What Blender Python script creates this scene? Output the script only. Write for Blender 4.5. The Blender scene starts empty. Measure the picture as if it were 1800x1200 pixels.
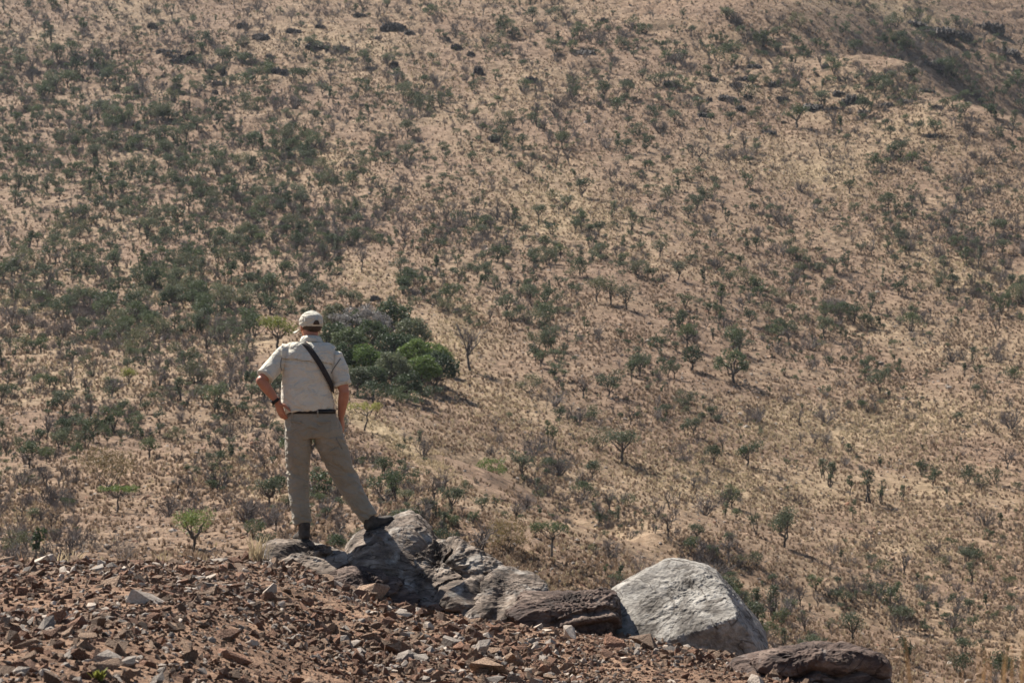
import bpy, bmesh, math, random
import numpy as np
from mathutils import Vector, Matrix
from mathutils.bvhtree import BVHTree

# ------------------------------------------------------------------ camera, sky, sun, exposure
SC = bpy.context.scene
COL = SC.collection
FPX = 4250.0                                     # focal length in pixels of an 1800 px wide frame
PITCH = math.atan(193.0 / FPX)
cam_d = bpy.data.cameras.new('camera')
cam_d.sensor_width = 36.0
cam_d.sensor_fit = 'HORIZONTAL'
cam_d.lens = 36.0 * FPX / 1800.0
cam_d.clip_start = 0.1
cam_d.clip_end = 4000.0
cam_d.dof.use_dof = True
cam_d.dof.focus_distance = 18.6
cam_d.dof.aperture_fstop = 9.0
cam = bpy.data.objects.new('camera', cam_d)
COL.objects.link(cam)
cam.location = (0, 0, 0)
cam.rotation_euler = (math.pi / 2 + PITCH, 0, 0)
SC.camera = cam

SUN_EL = math.radians(51.0)
SUN_AZ = math.radians(-45.0)                     # from +Y (away from the camera), negative = towards -X
world = bpy.data.worlds.new('World')
SC.world = world
world.use_nodes = True
wn = world.node_tree.nodes
wn.clear()
w_out = wn.new('ShaderNodeOutputWorld')
w_bg = wn.new('ShaderNodeBackground')
w_sky = wn.new('ShaderNodeTexSky')
w_sky.sky_type = 'NISHITA'
w_sky.sun_disc = False
w_sky.sun_elevation = SUN_EL
w_sky.sun_rotation = SUN_AZ % (2 * math.pi)
w_sky.altitude = 1300.0
w_sky.dust_density = 1.4
w_bg.inputs['Strength'].default_value = 0.05
world.node_tree.links.new(w_sky.outputs[0], w_bg.inputs['Color'])
world.node_tree.links.new(w_bg.outputs[0], w_out.inputs['Surface'])

sun_d = bpy.data.lights.new('sun', 'SUN')
sun_d.energy = 5.0
sun_d.angle = math.radians(0.53)
sun_d.color = (1.0, 0.94, 0.85)
sun = bpy.data.objects.new('sun', sun_d)
COL.objects.link(sun)
SUNDIR = Vector((math.sin(SUN_AZ) * math.cos(SUN_EL), math.cos(SUN_AZ) * math.cos(SUN_EL), math.sin(SUN_EL)))
sun.rotation_euler = SUNDIR.to_track_quat('Z', 'Y').to_euler()
sun.location = (-60, 90, 120)

SC.view_settings.view_transform = 'Standard'
SC.view_settings.look = 'None'
SC.view_settings.gamma = 1.0
SC.view_settings.exposure = 1.2
SC.view_settings.use_curve_mapping = False
SC.cycles.max_bounces = 6
SC.cycles.diffuse_bounces = 3
SC.cycles.transmission_bounces = 3
SC.cycles.transparent_max_bounces = 6
SC.cycles.volume_bounces = 0
SC.cycles.use_denoising = True

# ------------------------------------------------------------------ helpers
CP, SP = math.cos(PITCH), math.sin(PITCH)


def P(px, py, Y):
    """world point at depth Y (along +Y) seen at pixel px, py of the 1800x1200 photograph"""
    cx = (px - 900.0) / FPX
    cy = (600.0 - py) / FPX
    dy = CP - SP * cy
    dz = SP + CP * cy
    return Vector((cx / dy * Y, Y, dz / dy * Y))


def tag(o, label=None, cat=None, group=None, kind=None):
    if label: o['label'] = label
    if cat: o['category'] = cat
    if group: o['group'] = group
    if kind: o['kind'] = kind
    return o


rs = np.random.RandomState(7)
PERM = np.concatenate([rs.permutation(256)] * 3)
GRAD = rs.normal(size=(256, 3))
GRAD /= np.linalg.norm(GRAD, axis=1)[:, None]


def noise3(p):
    """gradient noise, about -0.6..0.6, p is (n,3)"""
    p = np.asarray(p, dtype=np.float64)
    i = np.floor(p).astype(np.int64)
    f = p - i
    u = f * f * f * (f * (f * 6 - 15) + 10)
    i &= 255
    out = 0.0
    for dx in (0, 1):
        wx = u[:, 0] if dx else 1 - u[:, 0]
        for dy in (0, 1):
            wy = u[:, 1] if dy else 1 - u[:, 1]
            for dz in (0, 1):
                wz = u[:, 2] if dz else 1 - u[:, 2]
                h = PERM[PERM[PERM[(i[:, 0] + dx) & 255] + ((i[:, 1] + dy) & 255)] + ((i[:, 2] + dz) & 255)]
                g = GRAD[h]
                out = out + wx * wy * wz * (g[:, 0] * (f[:, 0] - dx) + g[:, 1] * (f[:, 1] - dy) + g[:, 2] * (f[:, 2] - dz))
    return out


def fbm(p, octv=4, gain=0.5, lac=2.03):
    p = np.asarray(p, dtype=np.float64)
    a, s, out = 1.0, 1.0, 0.0
    for k in range(octv):
        out = out + a * noise3(p * s + 17.3 * k)
        a *= gain
        s *= lac
    return out


def sstep(a, b, x):
    t = np.clip((x - a) / (b - a), 0, 1)
    return t * t * (3 - 2 * t)


def mesh_np(name, v, f, mats=(), smooth=False, matidx=None):
    """v (n,3); f (m,k) of one polygon size"""
    v = np.ascontiguousarray(v, dtype=np.float32)
    f = np.ascontiguousarray(f, dtype=np.int32)
    me = bpy.data.meshes.new(name)
    m, k = f.shape
    me.vertices.add(len(v))
    me.vertices.foreach_set('co', v.ravel())
    me.loops.add(m * k)
    me.loops.foreach_set('vertex_index', f.ravel())
    me.polygons.add(m)
    me.polygons.foreach_set('loop_start', np.arange(0, m * k, k, dtype=np.int32))
    me.polygons.foreach_set('use_smooth', np.full(m, smooth, dtype=bool))
    for mt in mats:
        me.materials.append(mt)
    if matidx is not None:
        me.polygons.foreach_set('material_index', np.ascontiguousarray(matidx, dtype=np.int32))
    me.update(calc_edges=True)
    me.validate()
    return me


def obj(name, me, parent=None, loc=None):
    o = bpy.data.objects.new(name, me)
    COL.objects.link(o)
    if parent is not None: o.parent = parent
    if loc is not None: o.location = loc
    return o


def empty(name, loc=(0, 0, 0), rz=0.0, s=1.0):
    o = bpy.data.objects.new(name, None)
    COL.objects.link(o)
    o.location = loc
    o.rotation_euler = (0, 0, rz)
    o.scale = (s, s, s)
    o.empty_display_size = 0.1
    return o


class Geo:
    """collects quads"""
    def __init__(self):
        self.v, self.f, self.m, self.n = [], [], [], 0

    def add(self, v, f, m=0):
        v = np.asarray(v, float); f = np.asarray(f, int)
        if len(f) == 0: return
        self.v.append(v); self.f.append(f + self.n); self.m.append(np.full(len(f), m)); self.n += len(v)

    def mesh(self, name, mats, smooth=False):
        return mesh_np(name, np.concatenate(self.v), np.concatenate(self.f), mats, smooth, np.concatenate(self.m))


def tube(pts, rad, sides=5):
    """quad tube along a polyline, ends closed by shrinking"""
    pts = np.asarray(pts, float); rad = np.asarray(rad, float)
    n = len(pts)
    t = np.gradient(pts, axis=0)
    t /= np.linalg.norm(t, axis=1)[:, None] + 1e-9
    ref = np.array([0.31, 0.87, 0.21]) if abs(t[0][2]) > 0.5 else np.array([0.1, 0.15, 1.0])
    a = np.cross(t, ref); a /= np.linalg.norm(a, axis=1)[:, None] + 1e-9
    b = np.cross(t, a)
    ang = np.linspace(0, 2 * np.pi, sides, endpoint=False)
    v = (pts[:, None, :] + rad[:, None, None] * (np.cos(ang)[None, :, None] * a[:, None, :] + np.sin(ang)[None, :, None] * b[:, None, :])).reshape(-1, 3)
    i = np.arange(n - 1)[:, None] * sides
    k = np.arange(sides)[None, :]
    k2 = (k + 1) % sides
    f = np.stack([i + k, i + k2, i + sides + k2, i + sides + k], -1).reshape(-1, 4)
    return v, f


# ------------------------------------------------------------------ materials
def new_mat(name):
    m = bpy.data.materials.new(name)
    m.use_nodes = True
    nt = m.node_tree
    bs = nt.nodes['Principled BSDF']
    bs.inputs['Roughness'].default_value = 0.85
    bs.inputs['Specular IOR Level'].default_value = 0.25
    return m, nt, bs


def N(nt, t, **kw):
    n = nt.nodes.new(t)
    for k, v in kw.items(): setattr(n, k, v)
    return n


def ramp(nt, stops, src):
    r = N(nt, 'ShaderNodeValToRGB')
    while len(r.color_ramp.elements) < len(stops): r.color_ramp.elements.new(0.5)
    for e, (p, c) in zip(r.color_ramp.elements, stops):
        e.position = p
        e.color = (*c, 1)
    nt.links.new(src, r.inputs['Fac'])
    return r.outputs['Color']


def tex(nt, scale, detail=4, rough=0.55, dist=0.0, coord='Object', stretch=None):
    tc = N(nt, 'ShaderNodeTexCoord')
    src = tc.outputs[coord]
    if stretch:
        mp = N(nt, 'ShaderNodeMapping')
        mp.inputs['Scale'].default_value = stretch
        nt.links.new(src, mp.inputs['Vector'])
        src = mp.outputs['Vector']
    t = N(nt, 'ShaderNodeTexNoise')
    t.inputs['Scale'].default_value = scale
    t.inputs['Detail'].default_value = detail
    t.inputs['Roughness'].default_value = rough
    t.inputs['Distortion'].default_value = dist
    nt.links.new(src, t.inputs['Vector'])
    return t.outputs['Fac']


def mix(nt, fac, a, b, mode='MIX'):
    m = N(nt, 'ShaderNodeMix', data_type='RGBA', blend_type=mode)
    for s, i in ((fac, 0), (a, 6), (b, 7)):
        if hasattr(s, 'is_linked'): nt.links.new(s, m.inputs[i])
        elif i == 0: m.inputs[0].default_value = s
        else: m.inputs[i].default_value = (*s, 1)
    return m.outputs[2]


def bump(nt, bs, h, strength=0.4, dist=0.02):
    b = N(nt, 'ShaderNodeBump')
    b.inputs['Strength'].default_value = strength
    b.inputs['Distance'].default_value = dist
    nt.links.new(h, b.inputs['Height'])
    nt.links.new(b.outputs[0], bs.inputs['Normal'])
    return b


def mat_leaf(name, cols, transl=0.3):
    """cols: three greens; colour differs per plant and per leaf"""
    m, nt, bs = new_mat(name)
    oi = N(nt, 'ShaderNodeObjectInfo')
    gi = N(nt, 'ShaderNodeNewGeometry')
    a = N(nt, 'ShaderNodeMath', operation='MULTIPLY'); a.inputs[1].default_value = 0.6
    nt.links.new(oi.outputs['Random'], a.inputs[0])
    b = N(nt, 'ShaderNodeMath', operation='MULTIPLY_ADD'); b.inputs[1].default_value = 0.4
    nt.links.new(gi.outputs['Random Per Island'], b.inputs[0])
    nt.links.new(a.outputs[0], b.inputs[2])
    c = ramp(nt, [(0.1, cols[0]), (0.5, cols[1]), (0.92, cols[2])], b.outputs[0])
    nt.links.new(c, bs.inputs['Base Color'])
    bs.inputs['Roughness'].default_value = 0.55
    tr = N(nt, 'ShaderNodeBsdfTranslucent')
    nt.links.new(c, tr.inputs['Color'])
    mx = N(nt, 'ShaderNodeMixShader'); mx.inputs[0].default_value = transl
    nt.links.new(bs.outputs[0], mx.inputs[1]); nt.links.new(tr.outputs[0], mx.inputs[2])
    nt.links.new(mx.outputs[0], nt.nodes['Material Output'].inputs['Surface'])
    return m


def mat_plain(name, c0, c1, scale=8.0, rough=0.85, bmp=0.3, bdist=0.01, coord='Object', rnd=0.0):
    m, nt, bs = new_mat(name)
    t = tex(nt, scale, 5, 0.6, coord=coord)
    c = ramp(nt, [(0.32, c0), (0.68, c1)], t)
    if rnd:
        oi = N(nt, 'ShaderNodeObjectInfo')
        mr = N(nt, 'ShaderNodeMapRange'); mr.inputs['To Min'].default_value = 1 - rnd; mr.inputs['To Max'].default_value = 1 + rnd
        nt.links.new(oi.outputs['Random'], mr.inputs['Value'])
        vm = N(nt, 'ShaderNodeVectorMath', operation='SCALE')
        nt.links.new(c, vm.inputs[0]); nt.links.new(mr.outputs[0], vm.inputs['Scale'])
        c = vm.outputs[0]
    nt.links.new(c, bs.inputs['Base Color'])
    bs.inputs['Roughness'].default_value = rough
    if bmp: bump(nt, bs, t, bmp, bdist)
    return m


M_bark = mat_plain('bark', (0.045, 0.038, 0.033), (0.11, 0.092, 0.078), 9, 0.9, 0.4)
M_twig = mat_plain('twig', (0.10, 0.085, 0.078), (0.20, 0.172, 0.155), 4, 0.9, 0, rnd=0.3)
M_twig_pale = mat_plain('twig_pale', (0.2, 0.185, 0.175), (0.34, 0.315, 0.295), 4, 0.9, 0, rnd=0.1)
M_twig_grey = mat_leaf('twig_grey', [(0.13, 0.12, 0.115), (0.19, 0.175, 0.165), (0.26, 0.24, 0.225)], 0.2)
M_leaf_dark = mat_leaf('leaf_dark', [(0.036, 0.055, 0.030), (0.062, 0.086, 0.042), (0.12, 0.145, 0.066)], 0.28)
M_leaf_mid = mat_leaf('leaf_mid', [(0.065, 0.08, 0.05), (0.095, 0.112, 0.068), (0.15, 0.165, 0.095)])
M_leaf_olive = mat_leaf('leaf_olive', [(0.085, 0.09, 0.055), (0.12, 0.125, 0.07), (0.17, 0.165, 0.09)])
M_leaf_yellow = mat_leaf('leaf_yellow', [(0.13, 0.15, 0.035), (0.19, 0.2, 0.045), (0.26, 0.26, 0.07)], 0.4)
M_leaf_fresh = mat_leaf('leaf_fresh', [(0.07, 0.11, 0.035), (0.11, 0.16, 0.045), (0.19, 0.235, 0.07)], 0.35)
M_leaf_dry = mat_leaf('leaf_dry', [(0.13, 0.1, 0.05), (0.2, 0.15, 0.07), (0.27, 0.21, 0.1)], 0.35)
M_grass = mat_leaf('dry_grass', [(0.22, 0.165, 0.10), (0.34, 0.27, 0.17), (0.48, 0.39, 0.26)], 0.42)
M_grass_red = mat_leaf('russet_grass', [(0.12, 0.08, 0.053), (0.20, 0.138, 0.094), (0.31, 0.23, 0.16)], 0.42)


def mat_ground():
    m, nt, bs = new_mat('hillside_soil')
    at = N(nt, 'ShaderNodeAttribute', attribute_name='grassy')
    big = tex(nt, 0.05, 4, 0.6)
    fine = tex(nt, 0.9, 8, 0.68, 0.3)
    grit = tex(nt, 3.0, 6, 0.75)
    soil = ramp(nt, [(0.3, (0.068, 0.045, 0.031)), (0.5, (0.185, 0.124, 0.085)), (0.7, (0.31, 0.222, 0.157))], fine)
    straw = ramp(nt, [(0.3, (0.16, 0.115, 0.07)), (0.52, (0.325, 0.25, 0.155)), (0.72, (0.48, 0.385, 0.25))], fine)
    add = N(nt, 'ShaderNodeMath', operation='MULTIPLY_ADD'); add.inputs[1].default_value = 1.2; add.inputs[2].default_value = -0.6
    nt.links.new(big, add.inputs[0])
    s2 = N(nt, 'ShaderNodeMath', operation='ADD', use_clamp=True)
    nt.links.new(add.outputs[0], s2.inputs[0]); nt.links.new(at.outputs['Fac'], s2.inputs[1])
    c = mix(nt, s2.outputs[0], soil, straw)
    gr = ramp(nt, [(0.34, (0.5, 0.49, 0.48)), (0.66, (1.3, 1.27, 1.24))], grit)
    c = mix(nt, 0.8, c, gr, 'MULTIPLY')
    st = N(nt, 'ShaderNodeAttribute', attribute_name='stony')
    c = mix(nt, st.outputs['Fac'], c, ramp(nt, [(0.3, (0.075, 0.044, 0.029)), (0.5, (0.18, 0.11, 0.072)), (0.72, (0.30, 0.195, 0.13))], tex(nt, 3.5, 8, 0.7)))
    nt.links.new(c, bs.inputs['Base Color'])
    bs.inputs['Roughness'].default_value = 0.95
    bs.inputs['Specular IOR Level'].default_value = 0.1
    bump(nt, bs, fine, 0.8, 0.35)
    return m


def mat_rock(name, dark, mid, light, lichen=0.3, strata=(1, 1, 1), scale=3.0, cover=(0.55, 0.7), sc2=5.0):
    m, nt, bs = new_mat(name)
    a = tex(nt, scale, 8, 0.68, 0.4, stretch=strata)
    b = tex(nt, sc2, 6, 0.62, 0.6)
    c = tex(nt, 22.0, 5, 0.7)
    col = ramp(nt, [(0.36, dark), (0.5, mid), (0.64, light)], a)
    lf = ramp(nt, [(cover[0], (0, 0, 0)), (cover[1], (1, 1, 1))], b)
    li = ramp(nt, [(0.3, (0.24, 0.22, 0.19)), (0.65, (0.50, 0.47, 0.42))], c)
    mm = N(nt, 'ShaderNodeMath', operation='MULTIPLY'); mm.inputs[1].default_value = lichen
    nt.links.new(lf, mm.inputs[0])
    col = mix(nt, mm.outputs[0], col, li)
    gr = ramp(nt, [(0.3, (0.6, 0.6, 0.6)), (0.65, (1.15, 1.15, 1.15))], c)
    col = mix(nt, 0.7, col, gr, 'MULTIPLY')
    ck = tex(nt, 2.3, 3, 0.5, 1.5)
    cr = ramp(nt, [(0.478, (1, 1, 1)), (0.494, (0.25, 0.22, 0.2)), (0.506, (0.25, 0.22, 0.2)), (0.522, (1, 1, 1))], ck)
    col = mix(nt, 0.75, col, cr, 'MULTIPLY')
    nt.links.new(col, bs.inputs['Base Color'])
    bs.inputs['Roughness'].default_value = 0.88
    ad = N(nt, 'ShaderNodeMath', operation='MULTIPLY_ADD'); ad.inputs[1].default_value = 0.5
    nt.links.new(c, ad.inputs[0]); nt.links.new(a, ad.inputs[2])
    bump(nt, bs, ad.outputs[0], 0.7, 0.035)
    return m


M_stalk = mat_leaf('grass_stalk', [(0.34, 0.19, 0.075), (0.46, 0.28, 0.12), (0.58, 0.4, 0.2)], 0.35)
M_ground = mat_ground()
M_rock_grey = mat_rock('rock_grey', (0.04, 0.03, 0.023), (0.15, 0.112, 0.085), (0.32, 0.255, 0.2), 0.65, (1, 1, 2.2), 3.2, (0.52, 0.68))
M_rock_white = mat_rock('rock_white', (0.085, 0.072, 0.06), (0.225, 0.203, 0.176), (0.35, 0.322, 0.285), 0.5, (1, 1, 1.6), 4.2, (0.42, 0.62))
M_rock_dark = mat_rock('rock_dark', (0.045, 0.03, 0.025), (0.1, 0.065, 0.05), (0.22, 0.16, 0.125), 0.5, (1, 1, 3), 3.0, (0.6, 0.72))
M_rock_ledge = mat_rock('rock_ledge', (0.05, 0.045, 0.042), (0.12, 0.105, 0.095), (0.25, 0.22, 0.19), 0.35, (1, 1, 3), 0.8, (0.6, 0.75), 1.0)
M_st_red = mat_plain('stone_red', (0.15, 0.075, 0.045), (0.36, 0.195, 0.122), 9, 0.85, 0.9, 0.05, rnd=0.35)
M_st_brown = mat_plain('stone_brown', (0.17, 0.105, 0.068), (0.37, 0.25, 0.168), 9, 0.85, 0.9, 0.05, rnd=0.35)
M_st_grey = mat_plain('stone_grey', (0.14, 0.113, 0.092), (0.32, 0.27, 0.225), 9, 0.8, 0.5, 0.02, rnd=0.3)
M_st_pale = mat_plain('stone_pale', (0.28, 0.225, 0.175), (0.48, 0.40, 0.325), 9, 0.8, 0.4, 0.02, rnd=0.2)

# ------------------------------------------------------------------ terrain
PX = {
    -900: [(985, 70), (900, 95), (800, 125), (700, 155), (600, 200), (500, 245), (400, 285), (300, 325), (200, 365), (100, 405), (0, 440)],
    0:    [(970, 74), (900, 95), (800, 125), (700, 155), (600, 200), (500, 245), (400, 285), (300, 325), (200, 365), (100, 405), (0, 440)],
    350:  [(960, 78), (900, 96), (800, 122), (700, 155), (600, 200), (500, 243), (400, 283), (300, 323), (200, 363), (100, 402), (0, 440)],
    600:  [(910, 80), (840, 96), (780, 112), (745, 122), (705, 158), (640, 185), (600, 202), (500, 240), (400, 278), (300, 318), (200, 358), (100, 398), (0, 437)],
    760:  [(900, 80), (840, 100), (808, 114), (775, 150), (700, 176), (600, 208), (500, 242), (400, 278), (300, 317), (200, 357), (100, 397), (0, 435)],
    930:  [(945, 80), (900, 100), (868, 116), (830, 152), (800, 163), (700, 190), (600, 219), (500, 249), (400, 282), (300, 318), (200, 355), (100, 393), (0, 431)],
    1150: [(1010, 84), (970, 104), (935, 132), (900, 144), (800, 172), (700, 198), (600, 226), (500, 255), (400, 286), (300, 319), (200, 354), (100, 391), (0, 428)],
    1450: [(1130, 84), (1085, 104), (1050, 128), (1000, 143), (900, 167), (800, 191), (700, 216), (600, 243), (500, 270), (400, 298), (300, 328), (200, 360), (100, 393), (20, 418)],
    1800: [(1195, 92), (1150, 112), (1100, 130), (1000, 151), (900, 172), (800, 196), (700, 220), (600, 246), (500, 272), (400, 299), (300, 328), (212, 355)],
    2700: [(1260, 92), (1150, 118), (1000, 151), (900, 172), (800, 196), (700, 220), (600, 246), (530, 265)],
}
ctrl = []
for px, rows in PX.items():
    for py, d in rows:
        ctrl.append(P(px, py, d))
# hidden ground just past the crest, the second hill at the upper right, and land beyond
for px, y, z in [(-900, 30, -3.0), (-900, 48, -4.2), (0, 30, -3.0), (0, 48, -4.0), (450, 30, -3.2), (450, 50, -4.2), (900, 30, -4.0), (900, 52, -5.2),
                 (1350, 30, -4.8), (1350, 55, -7.2), (1800, 30, -5.6), (1800, 60, -9.0), (2700, 30, -7), (2700, 60, -11)]:
    ctrl.append(Vector(((px - 900) / FPX * y, y, z)))
for px, y, z in [(600, 138, -2.5), (760, 132, -5.0), (930, 134, -7.5), (1150, 118, -9.0), (1450, 115, -11), (1800, 384, 43.0), (1800, 412, 46.0), (1620, 418, 57.0), (1620, 405, 58.5)]:
    ctrl.append(Vector(((px - 900) / FPX * y, y, z)))
ctrl += [P(1620, 118, 386), P(1800, 165, 450), P(1800, 60, 490), P(1800, -60, 540), P(1620, 95, 448), P(1620, 30, 475), P(1620, -60, 520),
         P(1450, -12, 455), P(1450, -90, 510), P(2700, 560, 300), P(2700, 430, 380), P(2700, 250, 450), P(2700, -60, 560)]
for px in (-900, 0, 600, 1150):
    ctrl += [P(px, -110, 490), P(px, -260, 570)]
for px in (-1500, 0, 900, 1800, 3300):
    ctrl.append(Vector(((px - 900) / FPX * 800, 800, 235)))
ctrl = np.array(ctrl)
CS = 100.0
cxy = ctrl[:, :2] / CS


def tps_k(r2):
    return 0.5 * r2 * np.log(r2 + 1e-9)


nC = len(cxy)
A = np.zeros((nC + 3, nC + 3))
d2 = ((cxy[:, None] - cxy[None]) ** 2).sum(-1)
A[:nC, :nC] = tps_k(d2) + np.eye(nC) * 2e-4
A[:nC, nC] = 1; A[:nC, nC + 1:] = cxy
A[nC, :nC] = 1; A[nC + 1:, :nC] = cxy.T
tps_w = np.linalg.solve(A, np.concatenate([ctrl[:, 2], np.zeros(3)]))


def far_h(x, y):
    q = np.stack([x, y], -1) / CS
    out = np.empty(len(q))
    for s in range(0, len(q), 20000):
        b = q[s:s + 20000]
        r2 = ((b[:, None] - cxy[None]) ** 2).sum(-1)
        out[s:s + 20000] = tps_k(r2) @ tps_w[:nC] + tps_w[nC] + b @ tps_w[nC + 1:]
    return out


def ledge_mask(x, y):
    """where thin rock layers break through the slope (high on the hill)"""
    return sstep(300, 350, y) * (0.35 + 0.65 * sstep(-0.15, 0.2, noise3(np.stack([x * 0.012, y * 0.018, x * 0 + 5.5], -1))))


def height(x, y, fine=True):
    x = np.atleast_1d(np.asarray(x, float)); y = np.atleast_1d(np.asarray(y, float))
    yc = 19.4 - 0.5 * sstep(-1.5, 0.5, x) - 3.4 * sstep(0.6, 2.4, x)
    fg = -0.83 - 0.36 * sstep(-2.0, -0.4, x) - 0.1 * np.maximum(0, np.minimum(x, 12) + 0.4) - 0.015 * np.minimum(0, x + 4) * 0
    fall = 0.5 * np.log1p(np.exp(np.clip((y - yc) / 0.5, -40, 40)))
    fg = fg - 0.42 * fall
    q = np.stack([x, y, np.zeros_like(x)], -1)
    wn_ = sstep(22, 38, y)
    z = fg.copy()
    idx = y > 21.5
    if idx.any():
        z[idx] = fg[idx] * (1 - wn_[idx]) + far_h(x[idx], y[idx]) * wn_[idx]
    z = z + 0.8 * sstep(120, 220, y) * fbm(q * 0.03, 3)
    if fine:
        near = 1 - sstep(20, 30, y)
        z = z + near * (0.06 * fbm(q * 0.9, 4) + 0.02 * fbm(q * 5.0 + 3, 3)) * sstep(3, 7, y)
        fr = sstep(30, 60, y)
        z = z + fr * (0.28 * fbm(q * 0.22 + 9, 4, 0.55))
        lm = ledge_mask(x, y)
        if (lm > 0).any():
            zz = z + 6.0 * fbm(q * np.array([0.045, 0.03, 0]) + 31, 3) + 0.10 * x
            st = 2.3
            t = zz / st - np.floor(zz / st)
            z = z + lm * np.clip(0.35 + 2.2 * noise3(q * 0.07 + 70), 0, 1.3) * (sstep(0.40, 0.55, t) - t) * st * 0.85
    return z


def hit_exact(px, py, dmin=30.0, dmax=620.0):
    """where the sight line through each pixel meets the ground: arrays of x, y, z"""
    px = np.atleast_1d(np.asarray(px, float)); py = np.atleast_1d(np.asarray(py, float))
    ds = np.exp(np.linspace(math.log(dmin), math.log(dmax), 170))
    cx = (px - 900) / FPX; cy = (600 - py) / FPX
    dy = CP - SP * cy; kx = cx / dy; kz = (SP + CP * cy) / dy
    X = kx[:, None] * ds; Z = kz[:, None] * ds; Y = np.broadcast_to(ds, X.shape)
    Hh = height(X.ravel(), Y.ravel(), False).reshape(X.shape)
    below = Z <= Hh
    i = np.argmax(below, axis=1)
    ok = below.any(axis=1)
    i = np.maximum(i, 1)
    r = np.arange(len(px))
    a = (Z - Hh)[r, i - 1]; b = (Z - Hh)[r, i]
    t = np.clip(a / (a - b + 1e-9), 0, 1)
    d = ds[i - 1] + t * (ds[i] - ds[i - 1])
    return d, ok



# sight-line depths on a coarse pixel lattice, read by interpolation
HPX = np.arange(-180, 2000, 36.0); HPY = np.arange(-70, 1235, 10.0)
_a, _b = np.meshgrid(HPX, HPY)
HD, HOK = hit_exact(_a.ravel(), _b.ravel())
HD = HD.reshape(_a.shape); HOK = HOK.reshape(_a.shape)


def hit(px, py):
    """where the sight line through each pixel meets the ground: arrays of x, y, z"""
    px = np.atleast_1d(np.asarray(px, float)); py = np.atleast_1d(np.asarray(py, float))
    u = np.clip((px - HPX[0]) / 36.0, 0, len(HPX) - 1.001); v = np.clip((py - HPY[0]) / 10.0, 0, len(HPY) - 1.001)
    i = u.astype(int); j = v.astype(int); fu = u - i; fv = v - j
    d = (HD[j, i] * (1 - fu) + HD[j, i + 1] * fu) * (1 - fv) + (HD[j + 1, i] * (1 - fu) + HD[j + 1, i + 1] * fu) * fv
    ok = HOK[j, i] & HOK[j + 1, i + 1]
    cx = (px - 900) / FPX; cy = (600 - py) / FPX
    x = cx / (CP - SP * cy) * d
    return x, d, height(x, d), ok


def pgauss(px, py, spots):
    """sum of oriented soft spots: (cx, cy, rx, ry, angle_deg, weight), in photograph pixels"""
    out = np.zeros(len(px))
    for cx, cy, rx, ry, an, w in spots:
        a = math.radians(an)
        u = (px - cx) * math.cos(a) + (py - cy) * math.sin(a)
        v = -(px - cx) * math.sin(a) + (py - cy) * math.cos(a)
        out += w * np.exp(-((u / rx) ** 2 + (v / ry) ** 2))
    return out


def to_px(x, y, z):
    cx = x; cyc = -SP * y + CP * z; dd = CP * y + SP * z
    return 900 + FPX * cx / dd, 600 - FPX * cyc / dd


GRASS_SPOTS = [(1000, 370, 150, 70, 20, 0.45), (1440, 310, 120, 50, 20, 0.45), (1500, 760, 330, 60, 0, 0.5), (1250, 850, 160, 40, 10, 0.4), (1680, 480, 120, 40, 25, 0.4),
               (800, 580, 60, 60, 60, 0.5), (690, 772, 140, 16, 33, 1.0), (60, 540, 80, 14, 10, 0.6), (340, 545, 80, 12, 25, 0.5), (1560, 20, 150, 14, 14, 0.6),
               (650, 490, 70, 40, 20, 0.35), (900, 740, 160, 60, 20, 0.3), (560, 270, 90, 30, 30, 0.3), (750, 130, 250, 60, 10, 0.25), (1650, 250, 160, 60, 20, 0.3),
               (60, 920, 70, 30, 0, 0.4), (300, 935, 300, 50, 0, -0.4), (420, 830, 90, 30, 30, 0.25), (1650, 950, 150, 90, 0, 0.3), (130, 660, 160, 40, 10, 0.25),
               (1150, 600, 260, 110, 10, -0.25), (300, 230, 260, 120, 20, -0.15), (1720, 790, 120, 20, 5, -0.4), (200, 740, 160, 50, 0, -0.15)]

# the ground sheet: rows get wider apart with distance, columns denser in the middle
ys = [-80, -50, -30, -18, -10, -5, -1, 2, 4, 5.5]
y = 6.6
while y < 560:
    ys.append(y); y += 0.0062 * y if y < 22 else (0.02 * y if y < 55 else 0.0027 * y + 0.07)
ys += [575, 600, 640, 700, 780, 900]
ys = np.array(ys)
sc_in = np.linspace(-1, 1, 331)
sc_out = 1 + np.array([0.03, 0.08, 0.15, 0.25, 0.4, 0.6, 0.9, 1.3, 1.8, 2.5, 3.5, 5.0])
sc = np.concatenate([-sc_out[::-1], sc_in, sc_out])
W = 0.235 * np.maximum(ys, 6) + 2.2
W = np.maximum(W, np.where(ys < 6, 8.0 + (6 - ys) * 0.6, 0))
GX = sc[None, :] * W[:, None]
GY = np.broadcast_to(ys[:, None], GX.shape)
GZ = height(GX.ravel(), GY.ravel())
gv = np.stack([GX.ravel(), GY.ravel(), GZ], -1)
nr, nc = GX.shape
ii = (np.arange(nr - 1)[:, None] * nc + np.arange(nc - 1)[None, :])
gf = np.stack([ii, ii + 1, ii + nc + 1, ii + nc], -1).reshape(-1, 4)
g_me = mesh_np('terrain', gv, gf, [M_ground], smooth=True)
vp = np.maximum(gv[:, 1], 1)
gpx, gpy = to_px(gv[:, 0], vp, gv[:, 2])
grassy = 0.1 + pgauss(gpx, gpy, GRASS_SPOTS) + 0.5 * fbm(gv * 0.05, 3)
grassy = np.where(gv[:, 1] < 30, -0.1 + 0.25 * fbm(gv * 0.8, 2), grassy)
at = g_me.attributes.new('grassy', 'FLOAT', 'POINT')
at.data.foreach_set('value', np.clip(grassy, 0, 1).astype(np.float32))
at = g_me.attributes.new('stony', 'FLOAT', 'POINT')
at.data.foreach_set('value', (1 - sstep(20, 30, gv[:, 1])).astype(np.float32))
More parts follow.
